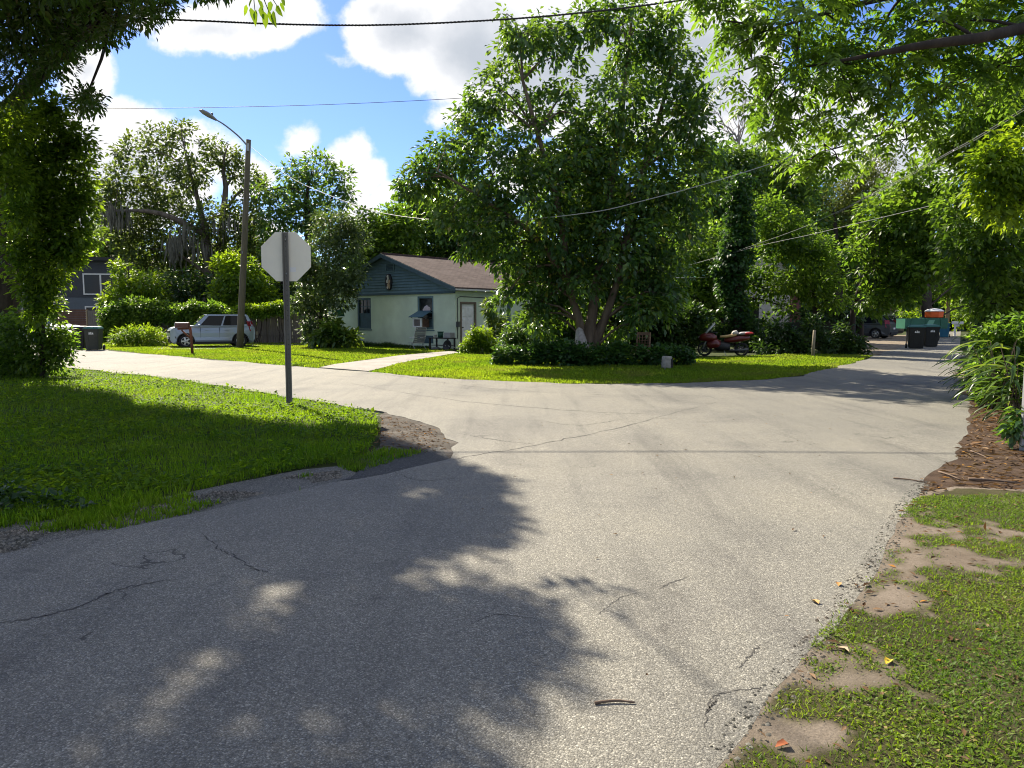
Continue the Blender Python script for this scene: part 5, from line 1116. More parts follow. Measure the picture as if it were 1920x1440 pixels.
# picket fence behind the car
q0, q1 = At(215, 600, 46), At(665, 600, 41.5)
pf = thing('picket_fence', 'grey weathered board fence behind the silver car, overgrown with vines', 'fence', (q0[0], q0[1], 0), math.atan2(q1[1]-q0[1], q1[0]-q0[0])); Lp = float(np.hypot(*(q1-q0)[:2]))
npk = int(Lp/.155); bases = []
for k in range(4):
    zt = 1.85+.1*k/3; b = MB(); b.prism([(0, .05), (.14, .05), (.14, zt-.04), (.11, zt), (.03, zt), (0, zt-.04)], 'y', -.01, .01); bases.append(b.build('picket', M_WOODG, pf))
for k in range(4): bases[k].location = (k*.155, 0, 0)
for k in range(4, npk):
    c = bases[k % 4].copy(); COL.objects.link(c); c.parent = pf; c.location = (k*.155, rng.uniform(-.008, .008), rng.uniform(-.05, .04)); c.rotation_euler = (0, rng.uniform(-.02, .02), 0)
for z in (.4, 1.45): MB().box(0, Lp, .0195, .055, z, z+.085).build('rail', M_WOODG, pf)
for k in range(9): MB().box(Lp*k/8-.045, Lp*k/8+.045, .056, .14, 0, 1.9).build('post', M_WOODG, pf)
# white block house with green roof in the trees
bx0, bx1 = At(1385, 560, 45), At(1482, 560, 47)
wh = slab_house('block_house', 'white painted block house with green metal roof hidden among the trees', (bx0[0], bx0[1], 0), math.atan2(bx1[1]-bx0[1], bx1[0]-bx0[0])); Lw = float(np.hypot(*(bx1-bx0)[:2]))
M_BLK = plain('white_block', (.46, .44, .38), rough=.85, noise=.15); M_MORT = plain('block_joint', (.40, .38, .34), rough=.95)
MB().box(0, Lw, .03, 6, 0, 4.0).build('wall', M_MORT, wh)
blk = MB(); blk.box(.006, .394, 0, .034, .006, .194); blk0 = blk.build('block', M_BLK, wh); first = True; cnt = 0
for r in range(18):
    off = -.2 if r % 2 else 0
    for k in range(9):
        x = off+k*.4
        if x < 0 or x+.4 > Lw: continue
        c = blk0 if first else blk0.copy()
        if not first: COL.objects.link(c); c.parent = wh
        first = False; c.location = (x, rng.uniform(-.004, 0.0), .2+r*.2); cnt += 1
tri = MB(); tri.prism([(-.4, 4.003), (Lw+.4, 4.003), (Lw*.55, 5.6)], 'y', .02, 6); tri.build('gable', M_BLK, wh)
M_GROOF = plain('green_metal', (.03, .20, .14), rough=.35, metal=.3)
for (a, b) in (((-.75, 3.80), (Lw*.55, 5.72)), ((Lw*.55, 5.72), (Lw+.75, 3.80))):
    r = MB(); r.frustum([(a[0], -.5, a[1]), (b[0], -.5, b[1]), (b[0], 6.4, b[1]), (a[0], 6.4, a[1])], [(a[0], -.5, a[1]+.06), (b[0], -.5, b[1]+.06), (b[0], 6.4, b[1]+.06), (a[0], 6.4, a[1]+.06)]); r.build('roof', M_GROOF, wh)
sh = thing('red_shutter_panel', 'faded red wooden panel standing right of the white block house', 'panel', At(1492, 560, 46)*np.array([1, 1, 0]), R(10))
for k in range(5): MB().box(-.36+k*.145, -.225+k*.145, -.02, .02, 1.2, 3.0).build('board', plain('faded_red', (.16, .05, .045), noise=.4), sh)
MB().box(-.34, -.26, .021, .08, 0, 1.6).build('post', M_WOODG, sh); MB().box(.26, .34, .021, .08, 0, 1.6).build('post', M_WOODG, sh)
ds = thing('dark_shed', 'low dark shed standing before the white block house in shade', 'shed', At(1372, 600, 40)*np.array([1, 1, 0]), R(-3))
M_SHED = plain('dark_shed_paint', (.02, .022, .02), rough=.8, noise=.3)
for k in range(12): MB().box(-1.4+k*.235, -1.4+k*.235+.222, -.02, .0, .05, 2.2).build('board', M_SHED, ds)
MB().box(-1.4, 1.42, .003, 2.0, 0, 2.18).build('wall', M_SHED, ds); MB().frustum([(-1.55, -.2, 2.22), (1.55, -.2, 2.22), (1.55, 2.2, 2.35), (-1.55, 2.2, 2.35)], [(-1.55, -.2, 2.28), (1.55, -.2, 2.28), (1.55, 2.2, 2.41), (-1.55, 2.2, 2.41)]).build('roof', M_SHED, ds)
# dark board fence right, half hidden by bushes
d0, d1 = At(1478, 600, 38.5), At(1596, 600, 36)
dfn = thing('board_fence', 'low dark board fence half buried in bushes behind the lone post', 'fence', (d0[0], d0[1], 0), math.atan2(d1[1]-d0[1], d1[0]-d0[0])); Ld = float(np.hypot(*(d1-d0)[:2]))
for k in range(int(Ld/.2)): MB().box(k*.2+.006, k*.2+.194, -.012, .012, .05, 1.25+.03*math.sin(k*3.3)).build('board', M_SHED, dfn)
for z in (.35, .95): MB().box(0, Ld, .0125, .06, z, z+.09).build('rail', M_SHED, dfn)
# far brown roofed house at the end of the street
fb_ = At(1680, 590, 84); bh = slab_house('far_house', 'pale cottage with brown roof at the far end of the right street', fb_*np.array([1, 1, 0]), R(-20))
MB().box(-3.2, 3.2, 0, 6, 0, 2.4).build('wall', plain('pale_stucco', (.45, .43, .38), noise=.2), bh)
for s in (-1, 1):
    r = MB(); r.frustum([(-3.6, 3+s*3.6, 2.25), (3.6, 3+s*3.6, 2.25), (3.2, 3, 4.3), (-3.2, 3, 4.3)], [(-3.6, 3+s*3.6, 2.35), (3.6, 3+s*3.6, 2.35), (3.2, 3, 4.4), (-3.2, 3, 4.4)]); r.build('roof', plain('far_roof', (.20, .11, .08), rough=.9, noise=.3), bh)
for s in (-1, 1):
    MB().prism([(-.45, 2.403), (6.45, 2.403), (3, 4.28)], 'x', s*3.1-.06, s*3.1+.06).build('gable', plain('pale_gable', (.42, .40, .36)), bh)
for x in (-1.6, 1.3):
    f = MB().box(x-.5, x+.5, -.05, -.002, .9, 2.0).build('window', M_WHITE, bh); MB().box(x-.42, x+.42, -.06, -.0505, .98, 1.92).build('pane', M_GLASS, f)
# far wooden pole on the right
o = tag(MB().tube([(0, 0, -.1), (.02, 0, 4), (.03, 0, 8.5)], [.17, .15, .12], 10).build('utility_pole', plain('pale_pole', (.32, .25, .16), noise=.3, stretch=(5, 5, .3))), 'pale wooden utility pole beyond the orange cooler on the right street', 'utility pole'); o.location = tuple(At(1775, 620, 62)*np.array([1, 1, 0]))
# roadside signpost at the right edge, half swallowed by the plants
sp = At(1917, 840, 8.2); sp[2] = 0
rs = thing('sign_post', 'grey steel sign post at the right edge half swallowed by plants', 'sign post', sp)
M_POSTL = plain('pale_steel', (.34, .35, .36), rough=.5, metal=.4, noise=.15)
MB().box(-.022, .022, -.022, .022, -.2, 2.75).build('post', M_POSTL, rs); MB().box(-.02, .28, -.028, -.0225, 2.15, 2.62).build('sign_plate', M_POSTL, rs)

# ------------------------------------------------------------------ overhead cables
M_WIREB = plain('black_cable', (.02, .02, .022), rough=.6); M_WIREW = plain('pale_cable', (.40, .41, .40), rough=.6)
def cable(label, pts, r, mat, n=60, twist=0.0):
    P = spline([At(*p) for p in pts], n); m = MB()
    if twist:
        for ph in (0, math.pi*2/3, math.pi*4/3):
            s = np.linspace(0, n*.9, n); Q = P.copy(); Q[:, 1] += twist*np.cos(s*2.1+ph); Q[:, 2] += twist*np.sin(s*2.1+ph); m.tube(Q, r*.62, 5, cap=False)
    else: m.tube(P, r, 5, cap=False)
    b = P[0].copy(); o = m.build('overhead_cable', mat); o.data.transform(Matrix.Translation(tuple(-b))); o.location = tuple(b)
    return tag(o, label, 'cable', 'overhead cables')
cable('thick twisted black cable crossing the top of the sky', [(-700, -20, 15.5), (-200, 20, 15.7), (320, 37, 16), (520, 45, 16), (700, 47, 16), (900, 39, 16), (1080, 25, 16), (1300, -3, 16), (1700, -70, 16), (2400, -260, 16)], .019, M_WIREB, 260, .011)
cable('thin dark wire crossing the blue sky above the street lamp', [(-300, 203, 40), (150, 204, 40), (420, 201, 40), (640, 195, 40), (880, 183, 40), (1100, 165, 40), (1360, 133, 40), (1800, 70, 40)], .014, M_WIREB)
cable('pale drooping service wire in front of the large central tree', [(470, 275, 40), (545, 333, 36), (640, 375, 32), (720, 400, 29), (830, 413, 26), (960, 413, 23.4), (1110, 398, 22.5), (1200, 378, 22), (1340, 340, 21), (1480, 295, 20), (1700, 215, 19), (1980, 100, 17)], .012, M_WIREW)
M_WIREG = plain('grey_cable', (.16, .165, .16), rough=.6)
cable('pale wire rising to the right in front of the tall street trees', [(1360, 478, 34), (1480, 436, 26), (1560, 402, 18), (1640, 361, 16), (1700, 330, 15), (1780, 285, 14), (1850, 246, 13), (2100, 90, 11)], .006, M_WIREG)
cable('second pale wire splitting from the rising one at the right trees', [(1568, 401, 17.8), (1600, 384, 17), (1640, 364, 16.1), (1700, 333, 15.1), (1780, 288, 14.1), (1850, 250, 13.1), (2100, 95, 11.1)], .005, M_WIREG)
cable('thin wire low between the vine column and the right street trees', [(1270, 505, 36), (1300, 495, 35), (1420, 462, 31), (1520, 440, 28), (1590, 423, 26), (1760, 382, 22), (1850, 355, 20), (2000, 300, 18)], .009, M_WIREG)
cable('short pale wire sagging to the roof of the white block house', [(1240, 520, 31), (1300, 521, 34), (1350, 517, 38), (1400, 508, 44)], .016, M_WIREW, 24)

# ------------------------------------------------------------------ trees and plants
def T(*pts): return [tuple(p) for p in pts]
def tp_(px, py, dep, r):
    p = At(px, py, dep); return (p[0], p[1], p[2], r)
def tg(px, py, r, dep=None):
    p = G(px, py) if dep is None else At(px, 640, dep); return (p[0], p[1], -0.1, r)

# --- big central tree
D0 = 27.0
c_l = [(985, 62, 42), (960, 105, 45), (930, 165, 50), (900, 222, 48), (868, 250, 40), (1035, 95, 38), (1020, 45, 24), (950, 25, 14), (1100, 45, 42), (1150, 25, 45), (1190, 55, 58), (1245, 55, 42), (1275, 105, 38), (1200, 125, 66),
       (1160, 180, 62), (1285, 175, 44), (1305, 225, 46), (1325, 285, 40), (1240, 225, 78), (1130, 255, 60), (1085, 215, 30), (1090, 270, 40), (830, 292, 46), (795, 330, 40), (775, 350, 30), (850, 350, 66), (930, 320, 78), (1000, 270, 58),
       (1005, 195, 42), (1000, 375, 86), (905, 415, 60), (965, 455, 66), (1080, 345, 88), (1180, 335, 96), (1285, 345, 64), (1055, 445, 86), (1160, 440, 86), (1245, 425, 76), (1005, 520, 52), (1085, 520, 50), (1185, 520, 64), (1245, 505, 55),
       (965, 535, 28), (945, 562, 20), (1030, 575, 26), (1230, 580, 40), (985, 580, 22), (840, 405, 30), (880, 465, 30), (1210, 570, 44), (1030, 550, 40), (1250, 545, 36), (1062, 165, 28), (1052, 60, 22), (1075, 110, 20), (1060, 300, 60), (760, 345, 26), (1000, 600, 22), (1190, 605, 26), (1080, 420, 90, 1.8), (1130, 330, 90, 2.0), (1180, 500, 70, 1.8), (1020, 480, 70, 1.8), (1230, 380, 64, 1.8), (1100, 560, 60, 1.8), (1020, 600, 34, 1.2), (1150, 610, 40, 1.6)]
b = At(1104, 664, 24.8); b[2] = 0; by = b[1]
tree('broadleaf_tree', 'tallest tree, several brown stems rising from the ivy mound beside the green house', 'tree', lobes_px(c_l, by, .55), L_CENTRE, .20, .085, per=13, dens=13.5, rad=.28, droop=.6, gap=.39, seed=4, limb_r=.055, twigs=3,
     trunks=[T((b[0], by, -.1, .30), (b[0]-.02, by, .8, .25), tp_(1112, 585, by, .165), tp_(1122, 490, by, .14), tp_(1140, 380, by+.3, .12), tp_(1158, 260, by+.4, .12), tp_(1175, 120, by+.5, .07), tp_(1185, 30, by, .03)),
             T((b[0]-.1, by-.05, .3, .20), tp_(1082, 585, by, .13), tp_(1065, 530, by-.2, .115), tp_(1055, 440, by-.6, .12), tp_(1030, 320, by-.7, .09), tp_(985, 180, by-.6, .06), tp_(975, 70, by-.4, .02)),
             T((b[0]+.1, by, .4, .20), tp_(1140, 580, by, .13), tp_(1166, 490, by+.2, .115), tp_(1182, 400, by+.4, .12), tp_(1215, 290, by+.6, .09), tp_(1250, 170, by+.7, .06), tp_(1262, 90, by+.7, .02)),
             T(tp_(1065, 530, by-.2, .10), tp_(1000, 440, by-.8, .08), tp_(900, 370, by-1.2, .05), tp_(820, 320, by-1.2, .02))], barkm=BARK_B)
o = tag(MB().lathe([(.10, 0), (.30, .02), (.26, .35), (.12, .95), (0, 1.05)], 7, M=Matrix.Rotation(R(-7), 4, 'Y'), smooth=False).build('tree_stub', plain('pale_stub', (.40, .38, .35), rough=.9, noise=.5, nscale=8)), 'pale broken stub of wood leaning at the foot of the tallest tree', 'stump'); o.location = tuple(b+np.array([-.25, -.45, 0.15]))

# --- far live oaks with moss, left of the pole
DM = 58.0
m_l = [(215, 335, 30), (250, 285, 30), (300, 262, 34), (345, 248, 20), (400, 280, 26), (430, 300, 26), (455, 330, 30), (482, 352, 26), (250, 385, 48), (310, 345, 52), (330, 430, 62), (265, 465, 46), (395, 410, 40), (460, 405, 40), (470, 450, 40),
       (205, 370, 22), (210, 400, 26), (380, 490, 55), (310, 520, 55), (440, 480, 50), (235, 430, 36), (360, 320, 36), (185, 385, 16)]
mo = tree('live_oak', 'tall live oak hung with grey moss behind the silver car', 'tree', lobes_px(m_l, DM, .5), L_MOSSY, .28, .14, per=11, dens=7.5, rad=.5, droop=.3, gap=.34, seed=9, limb_r=.14, twigs=4, barkm=BARK,
     trunks=[T(tg(412, 0, .46, DM), tp_(412, 560, DM, .40), tp_(414, 450, DM, .32), tp_(424, 360, DM, .20), tp_(418, 310, DM, .11), tp_(428, 270, DM, .03)),
             T(tg(385, 0, .5, DM-1), tp_(392, 540, DM-1, .42), tp_(388, 450, DM-1, .28), tp_(372, 380, DM-.5, .18), tp_(350, 300, DM, .08), tp_(338, 235, DM, .02)),
             T(tp_(388, 440, DM-1, .25), tp_(300, 400, DM-2, .18), tp_(215, 395, DM-2, .08))])
# hanging moss
P = []; 
for (cx, cy, w_, h_, k) in ((325, 470, 18, 40, 100), (225, 405, 26, 26, 40), (345, 440, 18, 30, 40), (200, 395, 16, 22, 30), (430, 430, 30, 40, 20), (370, 470, 30, 34, 30)):
    for _ in range(k):
        q = At(cx+rng.normal(0, w_*.5), cy-h_*.5+rng.normal(0, h_*.3), DM-3+rng.normal(0, 1.2)); P.append(q)
P = np.array(P); n = len(P); D = np.tile([0, 0, -1.0], (n, 1))+unit(n)*.08
s_ = rng.uniform(.4, 1.9, n); o = leaves_obj('spanish_moss', P-np.array(mo.location), D, unit(n)*np.array([1, 1, .1]), s_, s_*.10, MOSS, mo, fold=.3); o['kind'] = 'stuff'
# --- umbrella shaped tree
D2 = 54.0
u_l = [(552, 325, 30), (600, 318, 32), (640, 340, 24), (575, 362, 40), (530, 378, 30), (628, 385, 30), (515, 420, 34), (500, 358, 22), (560, 400, 34), (600, 420, 30), (515, 460, 30), (650, 360, 14)]
tree('broadleaf_tree', 'flat topped tree against the sky just right of the street lamp pole', 'tree', lobes_px(u_l, D2, .5), L_CENTRE, .30, .13, per=10, dens=8, rad=.45, droop=.4, gap=.36, seed=12, limb_r=.12, barkm=BARK_D,
     trunks=[T(tg(570, 0, .36, D2), tp_(574, 500, D2, .30), tp_(580, 430, D2, .24), tp_(575, 370, D2, .15), tp_(585, 320, D2, .04)), T(tp_(580, 440, D2, .2), tp_(610, 395, D2, .12), tp_(635, 345, D2, .04))])
# --- yellow-green bush behind the fence
tree('leafy_bush', 'rounded yellow-green bush catching the sun behind the leaning pole', 'bush', lobes_px([(452, 515, 38), (425, 505, 28), (482, 530, 28), (418, 548, 26), (455, 558, 40), (495, 555, 24), (440, 490, 18)], 46.5, .4), L_BRIGHT, .24, .11, per=12, dens=13, rad=.4, gap=.3, seed=2, twigs=3,
     trunks=[T(tg(452, 0, .16, 46.5), tp_(452, 580, 46.5, .13), tp_(450, 530, 46.5, .06))], barkm=BARK_D, limb_r=.05)
# --- big shrub left of house (leaf tree)
tree('shrub_tree', 'dense glossy shrub as tall as the roof, hiding the left corner of the green house', 'shrub', lobes_px([(620, 425, 36), (655, 455, 38), (600, 480, 42), (645, 510, 42), (590, 545, 34), (632, 550, 36), (600, 600, 32), (585, 625, 20), (570, 570, 24), (575, 510, 24), (660, 425, 20)], 37.3, .35), L_GREYISH, .17, .075, per=13, dens=24, rad=.28, gap=.30, seed=21, twigs=2,
     trunks=[T(tg(600, 0, .12, 38), tp_(603, 580, 38, .10), tp_(615, 500, 38, .07), tp_(620, 430, 38, .03))], barkm=BARK_D, limb_r=.04, keep=lambda P: (P[:, 1] < 39.2))
tree('leaf_clump', 'low clump of broad leaves at the foot of the shrub left of the house', 'plant', lobes_px([(622, 612, 18), (610, 630, 16), (640, 628, 18), (660, 636, 14), (625, 642, 14), (595, 640, 12)], 36.0, .3), L_STRAP, .32, .12, per=8, dens=20, rad=.2, gap=.2, seed=23, droop=.5)
# --- trees behind house
tree('broadleaf_tree', 'middling tree rising right behind the ridge of the brown roof', 'tree', lobes_px([(700, 490, 36), (755, 490, 36), (690, 428, 34), (725, 425, 38), (760, 435, 36), (720, 470, 38), (690, 480, 34), (745, 400, 20), (680, 455, 24)], 52, .6), L_PECAN, .30, .13, per=11, dens=11, rad=.45, gap=.24, seed=31,
     trunks=[T(tg(715, 0, .3, 52), tp_(716, 470, 52, .2), tp_(722, 420, 52, .06))], barkm=BARK_D)
tree('broadleaf_tree', 'darker wide tree behind the roof, left neighbour of the tallest tree', 'tree', lobes_px([(770, 392, 30), (850, 375, 50), (820, 495, 40), (885, 495, 40), (930, 430, 50), (790, 420, 40), (840, 420, 44), (890, 420, 44), (800, 465, 42), (860, 470, 42), (920, 480, 46), (960, 520, 46), (815, 385, 22)], 55, .6), L_CENTRE, .30, .13, per=11, dens=11, rad=.45, gap=.24, seed=33,
     trunks=[T(tg(850, 0, .35, 55), tp_(850, 470, 55, .2), tp_(845, 410, 55, .06))], barkm=BARK_D)
# --- bare dead tree
dt = MB(); dd_ = 58
def twig_rec(p, d, L, r, lev):
    e = p+d*L; m_ = (p+e)/2+unit(1)[0]*L*.10; dt.tube(spline([p, m_, e], 5), np.linspace(r, r*.6, 5), 5, cap=False)
    if lev:
        for k in range(3 if lev > 1 else 2):
            nd = d+unit(1)[0]*.75; nd[2] = abs(nd[2])*.8+.25; twig_rec(p+(e-p)*rng.uniform(.5, 1), nd/np.linalg.norm(nd), L*rng.uniform(.5, .8), r*.55, lev-1)
bpt = At(1388, 640, dd_); bpt[2] = 0
twig_rec(np.zeros(3), np.array([0, 0, 1.0]), float(At(1388, 300, dd_)[2]), .26, 0)
for (px, L_) in ((1375, 3.0), (1392, 3.6), (1455, 3.2)):
    st = At(1388 if px < 1440 else 1440, 300, dd_)-bpt; q = At(px+rng.uniform(-8, 8), 240, dd_)-bpt; d = (q-st)/np.linalg.norm(q-st); twig_rec(st, d, L_*.7, .10, 4)
dead = thing('dead_tree', 'bare dead tree whose twigs stand against the clouds right of the tallest tree', 'tree', bpt); dt.build('trunk', plain('dead_bark', (.22, .19, .17), rough=.9), dead)
# --- trees right of centre
tree('broadleaf_tree', 'bushy tree right behind the tallest tree, under the bare twigs', 'tree', lobes_px([(1310, 315, 44), (1355, 300, 34), (1400, 305, 38), (1440, 315, 40), (1480, 325, 40), (1340, 370, 60), (1420, 370, 50), (1470, 385, 44), (1290, 420, 60), (1360, 450, 60), (1430, 450, 44), (1500, 360, 34)], 47, .5), L_CENTRE, .27, .12, per=11, dens=13, rad=.42, gap=.26, seed=41,
     trunks=[T(tg(1370, 0, .34, 47), tp_(1372, 480, 47, .22), tp_(1380, 320, 47, .06))], barkm=BARK_D)
tree('broadleaf_tree', 'shaded low tree over the motorcycle, with dark lower boughs', 'tree', lobes_px([(1270, 500, 56), (1320, 520, 46), (1290, 570, 46), (1350, 560, 36), (1230, 560, 44), (1330, 455, 44), (1415, 560, 10), (1445, 545, 20), (1470, 530, 24), (1410, 530, 18), (1400, 575, 16), (1470, 575, 16), (1435, 600, 10), (1425, 510, 20)], 36, .5), L_PECAN, .20, .09, per=12, dens=17, rad=.33, gap=.33, seed=43,
     trunks=[T(tg(1345, 0, .16, 36), tp_(1352, 600, 36, .14), tp_(1365, 540, 36, .10), tp_(1340, 460, 36, .05))], barkm=BARK_D)
vc = [(1388, 345, 22), (1385, 375, 26), (1390, 410, 28), (1384, 445, 28), (1380, 480, 30), (1375, 515, 28), (1370, 545, 26), (1355, 500, 20), (1378, 575, 24), (1390, 600, 20), (1362, 470, 16)]
tree('vine_column', 'tall column of vines smothering a dead trunk right of the central tree', 'vine', lobes_px(vc, 33, .3), L_IVY, .15, .10, per=12, dens=34, rad=.2, gap=.2, seed=45, droop=.7,
     trunks=[T(tg(1385, 0, .2, 33), tp_(1385, 500, 33, .18), tp_(1388, 345, 33, .1))], barkm=BARK_D)
tree('broadleaf_tree', 'light green tree right of the vine column, above the lone post', 'tree', lobes_px([(1440, 395, 34), (1470, 430, 40), (1500, 455, 40), (1535, 475, 36), (1450, 460, 40), (1490, 505, 46), (1540, 520, 36), (1520, 540, 34), (1560, 560, 26), (1425, 430, 24)], 35, .5), L_PECAN, .20, .09, per=12, dens=15, rad=.34, gap=.36, seed=47,
     trunks=[T(tg(1535, 0, .16, 35.5), tp_(1530, 590, 35.5, .14), tp_(1515, 500, 35.5, .08), tp_(1490, 440, 35.5, .03))], barkm=BARK_D)
tree('broadleaf_tree', 'dark tree showing small sky gaps left of the right street trees', 'tree', lobes_px([(1530, 350, 34), (1560, 400, 34), (1520, 420, 34), (1600, 440, 40), (1570, 480, 44), (1620, 500, 40), (1500, 385, 30), (1600, 380, 26)], 52, .6), L_CENTRE, .28, .13, per=11, dens=11, rad=.45, gap=.28, seed=49,
     trunks=[T(tg(1575, 0, .3, 52), tp_(1572, 520, 52, .25), tp_(1565, 400, 52, .08))], barkm=BARK_D)
tree('broadleaf_tree', 'wide dark tree closing the gap behind the vine column and the light green tree', 'tree', lobes_px([(1290, 400, 50), (1350, 380, 50), (1410, 400, 50), (1470, 400, 50), (1530, 440, 50), (1590, 470, 50), (1300, 480, 60), (1400, 480, 60), (1500, 500, 60), (1580, 530, 50), (1350, 550, 50), (1450, 550, 50), (1540, 570, 40), (1650, 520, 50), (1640, 570, 30)], 60, .5), L_PECAN, .32, .14, per=11, dens=8, rad=.5, gap=.2, seed=50,
     trunks=[T(tg(1450, 0, .34, 60), tp_(1452, 520, 60, .25), tp_(1450, 420, 60, .08))], barkm=BARK_D)
tree('olive_tree', 'fine leaved olive tinted tree standing between the right street trees', 'tree', lobes_px([(1610, 335, 40), (1580, 365, 34), (1640, 360, 38), (1610, 390, 36), (1650, 310, 30)], 42, .5), L_OLIVE, .14, .05, per=14, dens=22, rad=.32, gap=.30, seed=51,
     trunks=[T(tg(1612, 0, .22, 42), tp_(1612, 450, 42, .15), tp_(1612, 340, 42, .04))], barkm=BARK_D)
tree('broadleaf_tree', 'bright green tree leaning over the parked crossover on the right', 'tree', lobes_px([(1650, 400, 44), (1690, 370, 44), (1730, 340, 44), (1700, 420, 52), (1640, 450, 40), (1680, 480, 52), (1740, 430, 54), (1630, 505, 26), (1720, 500, 48), (1660, 535, 34), (1625, 560, 22), (1700, 545, 30), (1760, 380, 44), (1770, 480, 44), (1605, 470, 20), (1640, 575, 18)], 30, .5), L_PECAN, .21, .095, per=12, dens=17, rad=.34, gap=.34, seed=53,
     trunks=[T(tuple(At(1596, 640, 37)*np.array([1, 1, 0]))+(.14,), tp_(1606, 560, 36.5, .13), tp_(1650, 470, 33, .13), tp_(1710, 380, 31, .05)), T(tp_(1640, 490, 33.5, .12), tp_(1680, 430, 30.5, .08), tp_(1640, 420, 30, .03))], barkm=BARK_D)
tree('broadleaf_tree', 'dense dark tree behind the bright street tree at the far right end of the road', 'tree', lobes_px([(1700, 470, 60), (1760, 450, 60), (1820, 470, 60), (1780, 530, 40), (1840, 540, 50), (1700, 540, 36), (1660, 500, 40), (1830, 580, 30), (1870, 560, 40)], 62, .5), L_PECAN, .28, .13, per=11, dens=8, rad=.5, gap=.32, seed=55,
     trunks=[T(tg(1740, 0, .38, 58), tp_(1738, 560, 58, .34), tp_(1740, 480, 60, .2), tp_(1750, 430, 62, .05))], barkm=BARK_D)
tree('shrub', 'green roadside shrubs behind the blue bin at the far end of the right street', 'shrub', lobes_px([(1800, 575, 22), (1825, 590, 22), (1850, 595, 22), (1800, 605, 12), (1835, 612, 12), (1700, 588, 10), (1715, 592, 12)], 66, .4), L_BRIGHT, .25, .11, per=12, dens=9, rad=.5, gap=.2, seed=57)
# --- right edge: tall hedge trees close to the road
tree('broadleaf_tree', 'yellow-green sunlit tree at the right edge above the strap leaved plants', 'tree', lobes_px([(1850, 310, 40), (1890, 290, 44), (1910, 340, 44), (1870, 350, 40), (1840, 360, 26), (1900, 400, 30), (1860, 390, 22), (1930, 280, 50), (1950, 350, 50)], 11.5, .4), L_BRIGHT, .105, .045, per=12, dens=75, rad=.17, gap=.34, seed=61, droop=.5,
     trunks=[T(tuple(At(2010, 640, 12.5)*np.array([1, 1, 0]))+(.14,), tp_(2000, 500, 12.5, .11), tp_(1960, 380, 12, .07), tp_(1900, 310, 11.6, .03))], barkm=BARK_D)
tree('broadleaf_tree', 'tall shady tree at the right edge behind the yellow-green one', 'tree', lobes_px([(1800, 330, 44), (1790, 400, 44), (1830, 440, 50), (1880, 470, 52), (1920, 520, 56), (1850, 520, 44), (1800, 480, 36), (1900, 420, 50), (1820, 270, 50), (1880, 230, 60), (1940, 200, 70), (1830, 200, 60), (1900, 150, 60), (1850, 570, 36), (1900, 580, 40), (1780, 260, 40), (1960, 450, 60)], 15.5, .5), L_PECAN, .13, .055, per=12, dens=42, rad=.22, gap=.33, seed=63, droop=.5,
     trunks=[T(tuple(At(1955, 640, 17)*np.array([1, 1, 0]))+(.24,), tp_(1950, 500, 17, .2), tp_(1915, 340, 16.5, .14), tp_(1880, 200, 16, .06))], barkm=BARK_D)
# --- overhanging pecan, top right (near)
pc = [(1365, 40, 34, 0), (1400, 75, 44, -.3), (1385, 135, 32, .3), (1440, 30, 46, 0), (1450, 120, 56, .2), (1440, 185, 34, .1), (1500, 60, 56, -.4), (1520, 150, 60, 0), (1490, 205, 40, .3), (1570, 40, 56, .2), (1590, 120, 64, .1), (1600, 190, 46, -.2), (1560, 225, 32, .2), (1650, 60, 60, .3),
      (1670, 150, 60, 0), (1680, 220, 44, .4), (1620, 255, 34, .6), (1720, 40, 56, -.3), (1760, 110, 60, .2), (1750, 190, 52, .3), (1800, 40, 60, 0), (1840, 110, 60, .4), (1890, 40, 60, .2), (1920, 100, 60, 0), (1700, 260, 36, .8), (1545, 270, 26, .7), (1520, 300, 22, .9), (1570, 300, 24, .8),
      (1650, 280, 26, .9), (1460, 230, 20, .3), (1380, -30, 50, 0), (1470, -50, 60, 0), (1580, -50, 70, 0), (1700, -50, 70, 0), (1830, -50, 70, 0), (1960, 0, 70, .3), (1950, -80, 80, .3), (1280, -60, 40, 0), (1320, -20, 26, 0)]
DPN = 11.0
tb0 = At(2160, 640, 13.0); tb0[2] = 0
tree('pecan_tree', 'pecan tree reaching over the road from the right with a long bare limb, top right', 'tree', lobes_px(pc, DPN, .5), L_PECAN, .120, .040, dens=12, gap=.35, seed=71, limb_r=.028, twigs=3, bow=.06,
     pin=dict(fronds=3, pairs=6, len=.34, droop=.5),
     trunks=[T((tb0[0], tb0[1], -.1, .32), tp_(2150, 400, 13, .26), tp_(2120, 100, 12.6, .20), tp_(2090, -200, 12.2, .12)),
             T(tp_(2125, 130, 12.6, .10), tp_(1990, 50, 10.8, .085), tp_(1860, 68, 10.2, .072), tp_(1760, 80, 10.0, .058), tp_(1690, 92, 10.1, .044), tp_(1600, 110, 10.5, .026), tp_(1480, 130, 11, .010)),
             T(tp_(2120, 60, 12.6, .10), tp_(1980, -40, 11.8, .07), tp_(1800, -30, 11.2, .05), tp_(1600, 10, 11, .035), tp_(1430, 60, 10.8, .012)),
             T(tp_(1850, 66, 11.6, .04), tp_(1780, 160, 11.8, .03), tp_(1680, 240, 11.9, .02), tp_(1560, 280, 11.9, .008)),
             T(tp_(1760, -28, 11.2, .04), tp_(1560, -60, 11, .03), tp_(1300, -50, 11, .01))], barkm=BARK_D)

